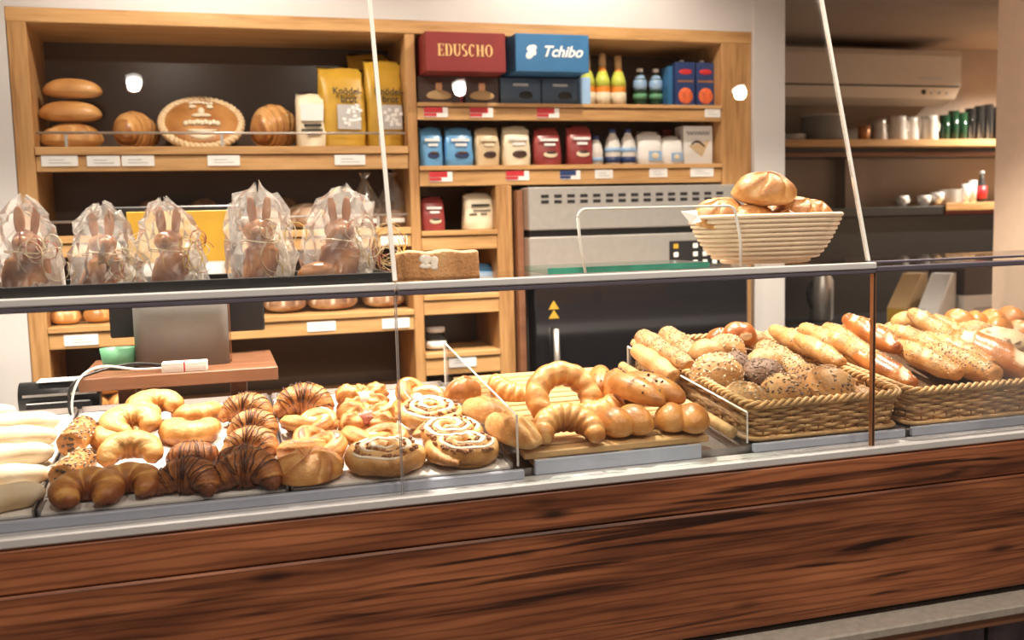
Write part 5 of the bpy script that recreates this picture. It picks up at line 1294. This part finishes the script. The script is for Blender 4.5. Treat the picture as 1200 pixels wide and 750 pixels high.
for k in range(9): m.blob(.009+.004*math.sin(k*2), .003, .007+.003*math.cos(k*3), 8, 5, ctr=(-.018+.011*math.cos(k*2.1), -.058, .026+.008*math.sin(k*1.7)), flat=1)
m.build('sugar_patch', 'flour', o)
# green edged glass plate and bent clear stand
t = thing('glass_plate', 'flat green edged glass plate on the glass shelf', 'plate', (.815, 1.90, ZS))
bx('plate_sheet', 'glass_green', .630, .985, 1.845, 2.0, ZS+.001, ZS+.013, 0, t)
bx('plate_edge', 'teal', .630, .985, 1.8425, 1.8448, ZS+.001, ZS+.013, 0, t)
t = thing('clear_stand', 'bent clear acrylic stand arching over the glass plate', 'stand', (.865, 1.83, ZS))
P = []
x0, x1, H, rc = .690-.865, 1.040-.865, .128, .018
P += [(x0+.014, 0, .002), (x0+.004, 0, H*.5)]
for k in range(7): a = math.radians(180-90*k/6); P.append((x0+rc+rc*math.cos(a), 0, H-rc+rc*math.sin(a)))
for k in range(7): a = math.radians(90-90*k/6); P.append((x1-rc+rc*math.cos(a), 0, H-rc+rc*math.sin(a)))
P += [(x1+.010, 0, H*.5), (x1+.012, 0, .002)]
MB().tube(P, .0030, 6).build('bent_edge', 'edge', t)
MB().add([(p[0], dy, p[2]) for dy in (-.001, .001) for p in P], [tuple(range(len(P))), tuple(range(len(P), 2*len(P)))]).build('sheet', 'glass', t, False)
# coiled bowl with white rolls
bw = thing('coiled_bowl', 'pale oval coiled rattan bowl of white rolls on the glass shelf', 'bowl', (1.185, 1.955, ZS))
nc = 11
for k in range(nc):
    f = k/(nc-1); a = .100+.078*f**.55; b = .075+.050*f**.55
    MB().sweep([(a*math.cos(2*PI*i/56), b*math.sin(2*PI*i/56), .007+.0098*k) for i in range(56)], .0056, .0053, 8, closed=True).build('coil', 'rattan', bw)
MB().lathe([(0, .004), (1.0, .004), (1.0, .008), (0, .008)], 40, sx=.104, sy=.072).build('base', 'rattan', bw)
np_ = MB(); np_.add([(0, 0, 0), (-.042, -.004, .010), (-.022, -.012, -.016), (.01, -.01, -.010), (.004, .01, .012), (0, 0, .002), (-.042, -.003, .012), (-.022, -.010, -.014), (.01, -.008, -.008), (.004, .012, .014)], [(0, 1, 2, 3), (0, 4, 1), (5, 6, 7, 8), (5, 9, 6)])
o = np_.build('napkin', 'paper', None, False); o.location = (1.005, 1.93, ZS+.108); tag(o, 'white paper napkin corner sticking out of the left of the bowl', 'napkin')
kr = [roll('white_roll', .064, .058, .043, 'roll', s, style='kaiser', tone=.42) for s in (1, 4)]
KR = Kind(kr); G = 'white rolls in the coiled bowl'
for (x, y, z, yaw, ti, ro, sc, w_, lab) in ((1.163, 1.930, 1.475, 0, .25, 0, 1.12, 0, 'white crusty roll on top of the pile in the bowl'), (1.068, 1.950, 1.432, 40, .35, -.2, .95, 1, 'white crusty roll at the left of the bowl, propped on the rim'), (1.125, 1.915, 1.424, 10, .45, 0, .85, 0, 'white roll low in the front of the bowl, under the top roll'),
        (1.258, 1.945, 1.432, 70, .4, .2, .92, 1, 'white roll right of the centre in the bowl'), (1.318, 1.975, 1.436, 15, .3, .3, .76, 0, 'white roll at the right end of the bowl'), (1.195, 2.005, 1.425, 0, .1, 0, .9, 1, 'white roll at the back of the bowl behind the low one'), (1.205, 1.92, 1.420, 30, .4, 0, .72, 0, 'smallest white roll peeping over the rim between two others'), (1.18, 1.955, 1.36, 0, 0, 0, 1.1, 1, 'white roll at the bottom of the bowl, carrying the others')):
    KR.put(lab, 'bread roll', G, x, y, z, yaw, ti, ro, sc, w_)

# ------------------------------------------------------------------ loaves in the cabinet
def loaf(name, a, b, c, mat, seed, slashes=4, twist=0.0, tone=.55, ex=1.35):
    def fn(d):
        top = smooth(-.35, .1, d[2]) if slashes else 0; t_ = d[0]*max(1, slashes)/1.6+d[1]*twist+.5
        f = t_-math.floor(t_); g = 1-smooth(0, .17, min(f, 1-f))
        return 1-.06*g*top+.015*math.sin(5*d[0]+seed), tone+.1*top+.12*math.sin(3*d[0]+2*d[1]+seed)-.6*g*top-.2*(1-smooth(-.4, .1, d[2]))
    return MB().blob(a, b, c, 48, 20, fn, .5, ex=ex).build(name, mat)
G = 'oblong loaves stacked on the top shelf'
l1 = loaf('oblong_loaf', .102, .062, .062, 'loaf', 1, 3, .9)
tag(l1, 'oblong slashed loaf at the bottom of the stack of three on the top shelf', 'bread loaf', G).location = (-.450, 3.74, 1.740)
for i, (x, z, lab, sc) in enumerate(((-.452, 1.833, 'smooth oblong loaf in the middle of the stack of three', 1.0), (-.440, 1.914, 'smooth oblong loaf on top of the stack of three', .93))):
    o = loaf('oblong_loaf', .102, .06, .055, 'loaf', 4, 0) if i == 0 else o.copy()
    if i: COL.objects.link(o)
    o.location = (x, 3.74, z); o.scale = (sc, sc, sc*.9); tag(o, lab, 'bread loaf', G)
tm, P_, r_, t_ = crescent_mesh('twisted_loaf', .30, .068, 44, 'loaf', segs=2.6, tip=.62, hz=1.0, bulge=.34, seed=5, step=True)
tm.v = [(a, b-.285, c) for a, b, c in tm.v]; o = tm.build('twisted_loaf', 'loaf'); o.location = (-.24, 3.755, 1.740); o.rotation_euler = (0, 0, PI/2-.45); o.scale = (.85, .92, 1.05); tag(o, 'twisted loaf seen end-on between the stack and the round festive loaf', 'bread loaf', 'twisted loaves')
o2 = o.copy(); COL.objects.link(o2); o2.location = (.238, 3.76, 1.740); o2.rotation_euler = (0, 0, .75); o2.scale = (.80, 1.05, 1.28); tag(o2, 'golden twisted loaf left of the small cream bag', 'bread loaf', 'twisted loaves')
# round festive loaf leaning back, with a plaited rim and pale dough ornaments
rl = thing('festive_loaf', 'large round brown loaf with plaited rim and pale dough ornaments on the top shelf', 'bread loaf', (-.02, 3.70, 1.741)); rl.rotation_euler = (math.radians(48), 0, 0)
MB().blob(.132, .118, .030, 44, 16, lambda d: (1, .72+.1*math.sin(7*d[0])), .4, ctr=(0, .112, .004)).build('crumb_disc', 'loaf', rl)
for s in range(2):
    MB().sweep([((.137+.007*math.sin(22*a+s*PI))*math.cos(a), .112+(.123+.007*math.sin(22*a+s*PI))*math.sin(a), .016+.006*math.cos(22*a+s*PI)) for a in [2*PI*i/200 for i in range(200)]], .0095, .0085, 8, closed=True).build('rim_plait', 'pale', rl)
m = MB()
for k in range(6): m.blob(.010, .008, .007, 10, 6, ctr=(-.035+.014*k, .19+.004*math.sin(k), .030), flat=.6, tone=.1)
for (x, y, a_, b_) in ((-.03, .165, .014, .010), (.03, .165, .014, .010), (0, .140, .012, .020), (-.015, .115, .02, .008), (.015, .115, .02, .008)): m.blob(a_, b_, .008, 12, 6, ctr=(x, y, .030), flat=.6, tone=.1)
for k in range(9): m.blob(.009, .012, .008, 10, 6, ctr=(-.055+.0138*k, .078+.004*(k % 2), .030), flat=.6, tone=.1)
m.v = [(x, y, z-.030+.016+.029*math.sqrt(max(.05, 1-(x/.132)**2-((y-.112)/.118)**2))) for x, y, z in m.v]; m.build('dough_ornament', 'pale', rl)
m = MB(); 
for (y, w_) in ((.048, .05), (.024, .042)): m.sweep([(-w_+2*w_*i/14, y-.006*math.sin(PI*i/14), .030) for i in range(15)], [.009*math.sin(PI*(i+.6)/15.2) for i in range(15)], .008, 8, tone=.15)
m.v = [(x, y, z-.030+.016+.029*math.sqrt(max(.05, 1-(x/.132)**2-((y-.112)/.118)**2))) for x, y, z in m.v]; m.build('dough_strip', 'pale', rl)
# second shelf
G = 'round loaves on the second shelf'
ry = loaf('round_loaf', .078, .075, .06, 'rye', 2, 3, .3, .3)
for i, (x, z, sc, lab) in enumerate(((-.275, 1.4435, 1.05, 'floured round loaf on the second shelf, left of the yellow panel'), (-.12, 1.4435, 1.08, 'floured round loaf on the second shelf, behind the yellow panel'), (.025, 1.4435, 1.03, 'floured round loaf on the second shelf, right of the yellow panel'), (.19, 1.4435, 1.0, 'floured round loaf on the second shelf, behind the tall film bag'), (.335, 1.4435, 1.08, 'floured round loaf on the second shelf, next to the clear bread bags'))):
    o = ry if i == 0 else ry.copy()
    if i: COL.objects.link(o)
    o.location = (x, 3.74, z); o.scale = (sc,)*3; o.rotation_euler = (0, 0, i*1.3); tag(o, lab, 'bread loaf', G)
for i, (x, y, lab) in enumerate(((-.21, 3.88, 'dark round loaf at the back of the second shelf, left one'), (-.03, 3.88, 'dark round loaf at the back of the second shelf, middle one'), (.26, 3.88, 'dark round loaf at the back of the second shelf, right one'))):  # reflections in the glossy back panel, modelled as dark loaves
    if i == 0: dk = o = loaf('loaf_reflection', .07, .07, .085, 'darkroll', 6, 2, .2, .5)
    else: o = dk.copy(); COL.objects.link(o)
    o.location = (x, y-.01, 1.4435); tag(o, lab, 'bread loaf', 'dark loaves on the second shelf')
def clearbag(x, lab, seed):
    rr = random.Random(seed); t = thing('bread_slice_bag', lab, 'bag', (x, 3.72, 1.4435), 0, 'clear bread bags on the second shelf')
    m = MB(); m.blob(.048, .04, .045, 24, 12, ctr=(0, 0, 0), tone=.5, flat=.5); m.build('sliced_loaf', 'rye', t)
    n = 20; V = []; lv = [(0, .056), (.03, .06), (.07, .058), (.10, .05), (.14, .034), (.175, .012), (.185, .010), (.205, .022)]
    for z, r in lv:
        for k in range(n): a = 2*PI*k/n; j = 1+.1*rr.gauss(0, 1); V.append((r*j*math.cos(a), r*.8*j*math.sin(a), z))
    MB().add(V, [(i*n+k, i*n+(k+1) % n, (i+1)*n+(k+1) % n, (i+1)*n+k) for i in range(len(lv)-1) for k in range(n)]).build('film_bag', 'film', t, False)
    MB().box(-.035, .035, -.0505, -.049, .018, .034).build('label', 'paper', t, False)
clearbag(.550, 'clear cone tied bread bag on the second shelf, left of two', 1); clearbag(.655, 'clear cone tied bread bag on the second shelf, right beside the post', 2)
# third and fourth shelf
G = 'loaves on the third shelf'
fl = loaf('floured_loaf', .078, .072, .068, 'rye', 8, 5, .1, .62)
for i, (x, sx, lab) in enumerate(((.24, 1.0, 'floured rye loaf on the third shelf, right of the black screen housing'), (.415, 1.2, 'wider floured rye loaf on the third shelf'), (.61, 1.02, 'dark floured loaf on the third shelf beside the middle post'))):
    o = fl if i == 0 else fl.copy()
    if i: COL.objects.link(o)
    o.location = (x, 3.74, 1.1375); o.scale = (sx, 1, 1); o.rotation_euler = (0, 0, i*.1); tag(o, lab, 'bread loaf', G)
br = loaf('brown_bun', .05, .046, .045, 'loaf', 5, 2, .3)
for i, (x, y, z, lab) in enumerate(((-.505, 3.70, 1.1375, 'brown bun on the third shelf at the far left, first'), (-.400, 3.71, 1.1375, 'brown bun on the third shelf at the far left, second'), (-.43, 3.69, .8205, 'brown bun on the fourth shelf below the till board, first of five'), (-.345, 3.70, .8205, 'brown bun on the fourth shelf below the till board, second of five'), (-.26, 3.69, .8205, 'brown bun on the fourth shelf below the till board, third of five'),
        (-.385, 3.71, .883, 'brown bun on the fourth shelf, left one of the upper pair'), (-.30, 3.71, .883, 'brown bun on the fourth shelf, right one of the upper pair'))):
    o = br if i == 0 else br.copy()
    if i: COL.objects.link(o)
    o.location = (x, y, z); o.rotation_euler = (0, 0, i*.7); tag(o, lab, 'bread loaf', 'brown buns on the lower left shelves')

# ------------------------------------------------------------------ final resting places of the goods (world metres, size factors)
RESTING = {
    'almond_roll': (-0.2785, 2.0888, 1.0260, 0.860, 0.860, 0.860),
    'almond_roll.001': (-0.2692, 1.9293, 0.9944, 0.860, 0.860, 0.860),
    'butter_crescent': (-0.1384, 2.2446, 1.0511, 0.963, 0.963, 0.963),
    'butter_crescent.001': (-0.1823, 2.1350, 1.0370, 0.963, 0.963, 0.963),
    'butter_crescent.002': (-0.0574, 2.2592, 1.0307, 0.860, 0.860, 0.860),
    'butter_crescent.005': (-0.0679, 2.1371, 1.0173, 0.963, 0.963, 0.963),
    'butter_crescent.003': (-0.1713, 1.9400, 1.0156, 0.860, 0.860, 0.860),
    'butter_crescent.004': (-0.1702, 1.8305, 0.9836, 0.903, 0.903, 0.903),
    'butter_crescent.006': (-0.2337, 1.8147, 0.9818, 0.940, 0.940, 0.940),
    'chocolate_croissant': (0.0353, 2.1600, 1.0278, 0.966, 0.966, 0.966),
    'chocolate_croissant.001': (0.0433, 2.0550, 1.0143, 0.903, 0.903, 0.903),
    'chocolate_croissant.002': (0.0335, 1.9450, 0.9961, 0.949, 0.949, 0.949),
    'chocolate_croissant.003': (-0.0546, 1.9614, 1.0059, 0.860, 0.860, 0.860),
    'chocolate_croissant.004': (0.0407, 1.9114, 0.9985, 0.877, 0.877, 0.877),
    'chocolate_croissant.005': (-0.0837, 1.7809, 0.9781, 0.989, 0.989, 0.989),
    'chocolate_croissant.006': (0.0243, 1.7730, 0.9772, 1.079, 1.079, 1.079),
    'chocolate_croissant.007': (0.1622, 2.1800, 1.0220, 1.151, 1.151, 1.151),
    'danish_knot': (0.1780, 2.0933, 1.0125, 0.860, 0.860, 0.860),
    'danish_knot.001': (0.1652, 1.9439, 0.9960, 0.963, 0.963, 0.963),
    'folded_danish': (0.1442, 1.8321, 0.9837, 0.964, 0.964, 0.964),
    'danish_roll': (0.3058, 2.2310, 1.0276, 1.099, 1.099, 1.099),
    'danish_roll.001': (0.2895, 2.0708, 1.0100, 1.140, 1.140, 1.140),
    'danish_knot.002': (0.2850, 1.9452, 0.9962, 0.942, 0.942, 0.942),
    'danish_knot.003': (0.4225, 2.1882, 1.0309, 0.940, 0.940, 0.940),
    'nut_snail': (0.4260, 2.0649, 1.0233, 0.989, 0.989, 0.989),
    'nut_snail.001': (0.4389, 1.9260, 1.0021, 1.020, 1.020, 1.020),
    'nut_snail.002': (0.2889, 1.8511, 0.9858, 1.094, 1.094, 1.094),
    'nut_snail.003': (0.4489, 1.8488, 0.9856, 1.062, 1.062, 1.062),
    'sugar_finger': (-0.5346, 2.3581, 1.0416, 1.000, 1.000, 1.000),
    'sugar_finger.001': (-0.4364, 2.2778, 1.0328, 1.000, 1.000, 1.000),
    'sugar_finger.002': (-0.4272, 2.1683, 1.0207, 1.000, 1.000, 1.000),
    'sugar_finger.003': (-0.4183, 2.0579, 1.0086, 1.000, 1.000, 1.000),
    'sugar_finger.004': (-0.4092, 1.9215, 0.9936, 1.000, 1.000, 1.000),
    'sugar_finger.005': (-0.4008, 1.8238, 0.9828, 1.000, 1.000, 1.000),
    'brown_roll': (0.5269, 2.1621, 1.0440, 0.860, 0.860, 0.860),
    'oval_roll.001': (0.5408, 1.9898, 1.0251, 0.817, 0.817, 0.817),
    'oval_roll': (0.5513, 1.8560, 1.0104, 0.880, 0.880, 0.880),
    'milk_crescent': (0.6534, 1.8113, 1.0100, 0.929, 0.929, 0.989),
    'milk_crescent.002': (0.7089, 2.0038, 1.0531, 0.922, 0.922, 0.922),
    'milk_crescent.001': (0.6671, 2.2072, 1.0570, 0.944, 0.944, 0.944),
    'milk_crescent.003': (0.7696, 1.9989, 1.0261, 1.000, 1.000, 1.000),
    'double_roll': (0.7880, 1.8450, 1.0092, 0.912, 0.912, 0.912),
    'double_roll.001': (0.9127, 1.8340, 1.0079, 0.894, 0.894, 0.894),
    'raisin_roll': (0.8726, 1.9250, 1.0619, 0.880, 0.880, 0.880),
    'raisin_roll.001': (0.8608, 2.1100, 1.0583, 0.731, 0.731, 0.731),
    'double_roll.002': (0.8914, 2.0800, 1.0350, 1.000, 1.000, 1.000),
    'seeded_stick': (1.0602, 2.2748, 1.1023, 0.920, 0.920, 0.920),
    'seeded_stick.001': (1.1234, 2.2695, 1.1044, 0.950, 0.950, 0.950),
    'plain_stick': (1.0117, 2.1775, 1.0797, 0.950, 0.950, 0.950),
    'seeded_stick.002': (1.0571, 2.1453, 1.0939, 0.720, 0.720, 0.720),
    'seeded_stick.003': (1.2946, 2.0671, 1.0751, 1.050, 1.050, 1.050),
    'seeded_roll': (1.1062, 2.0444, 1.0542, 1.084, 1.084, 1.084),
    'seeded_roll.002': (1.2254, 2.0354, 1.0532, 0.930, 0.930, 0.930),
    'seeded_roll.005': (1.0951, 1.8959, 1.0227, 0.898, 0.898, 0.898),
    'seeded_roll.001': (1.1996, 1.9091, 1.0332, 1.003, 1.003, 1.003),
    'seeded_roll.006': (1.2891, 1.9592, 1.0421, 0.930, 0.930, 0.930),
    'seeded_roll.004': (1.3117, 1.9012, 1.0330, 1.133, 1.133, 1.133),
    'seeded_roll.003': (1.3876, 1.8814, 1.0045, 0.820, 0.820, 0.820),
    'seeded_roll.007': (1.2451, 2.0608, 1.0730, 0.930, 0.930, 0.930),
    'seeded_roll.008': (1.1952, 2.1577, 1.0963, 0.883, 0.883, 0.883),
    'seeded_roll.009': (1.1870, 2.0901, 1.0754, 0.744, 0.744, 0.744),
    'plain_roll': (1.1406, 2.1471, 1.0967, 0.930, 0.930, 0.930),
    'pretzel_bun': (1.2597, 2.2074, 1.1285, 0.976, 0.976, 0.976),
    'pretzel_bun.001': (1.2344, 2.2562, 1.1174, 0.837, 0.837, 0.837),
    'seeded_roll.010': (1.3012, 2.2046, 1.1150, 0.698, 0.698, 0.698),
    'golden_stick': (1.4170, 2.2074, 1.1075, 0.950, 0.950, 0.950),
    'golden_stick.002': (1.4218, 2.1008, 1.0936, 0.920, 0.920, 0.920),
    'golden_stick.003': (1.4976, 2.1879, 1.1060, 1.000, 1.000, 1.000),
    'golden_stick.001': (1.5078, 2.0810, 1.0939, 1.000, 1.000, 1.000),
    'golden_stick.005': (1.5208, 2.0363, 1.0626, 0.900, 0.900, 0.900),
    'golden_stick.004': (1.5715, 2.1866, 1.1031, 1.000, 1.000, 1.000),
    'pretzel_stick': (1.5942, 2.1320, 1.1193, 1.000, 1.000, 1.000),
    'pretzel_stick.001': (1.5143, 1.9804, 1.0562, 1.000, 1.000, 1.000),
    'golden_stick.006': (1.6420, 1.9841, 1.0684, 1.100, 1.100, 1.100),
    'golden_stick.007': (1.7046, 2.0756, 1.0948, 1.100, 1.100, 1.100),
    'poppy_stick': (1.7133, 1.9491, 1.0589, 1.100, 1.100, 1.100),
    'slashed_baton': (1.8123, 1.9614, 1.0635, 1.000, 1.000, 1.000),
    'golden_stick.009': (1.7494, 2.0041, 1.0782, 1.150, 1.150, 1.150),
    'golden_stick.010': (1.8210, 2.1614, 1.1157, 1.050, 1.050, 1.050),
    'golden_stick.011': (1.8670, 2.1377, 1.1060, 0.950, 0.950, 0.950),
    'pale_bun': (1.8220, 2.2858, 1.1256, 0.930, 0.930, 0.930),
    'golden_stick.008': (1.9269, 2.1600, 1.1013, 1.000, 1.000, 1.000),
    'small_bun': (1.9382, 2.2077, 1.1291, 1.042, 1.042, 1.042),
    'small_bun.001': (1.9812, 2.1957, 1.1229, 1.042, 1.042, 1.042),
    'small_bun.002': (2.0381, 2.1927, 1.1248, 1.042, 1.042, 1.042),
    'small_bun.005': (2.1057, 2.2000, 1.1293, 1.042, 1.042, 1.042),
    'small_bun.003': (2.0115, 2.1487, 1.1025, 1.220, 1.220, 1.220),
    'small_bun.004': (2.0587, 2.1172, 1.0999, 1.042, 1.042, 1.042),
    'small_bun.006': (2.0175, 2.0500, 1.0739, 1.042, 1.042, 1.042),
    'small_bun.007': (1.9127, 2.2093, 1.1110, 1.042, 1.042, 1.042),
    'walnut_loaf': (1.9075, 2.0300, 1.0540, 0.930, 0.930, 0.930),
    'seeded_roll.011': (1.9373, 2.1447, 1.0938, 0.930, 0.930, 0.930),
}
for nm, v in RESTING.items():
    o = bpy.data.objects[nm]; o.location = v[:3]; o.scale = v[3:]
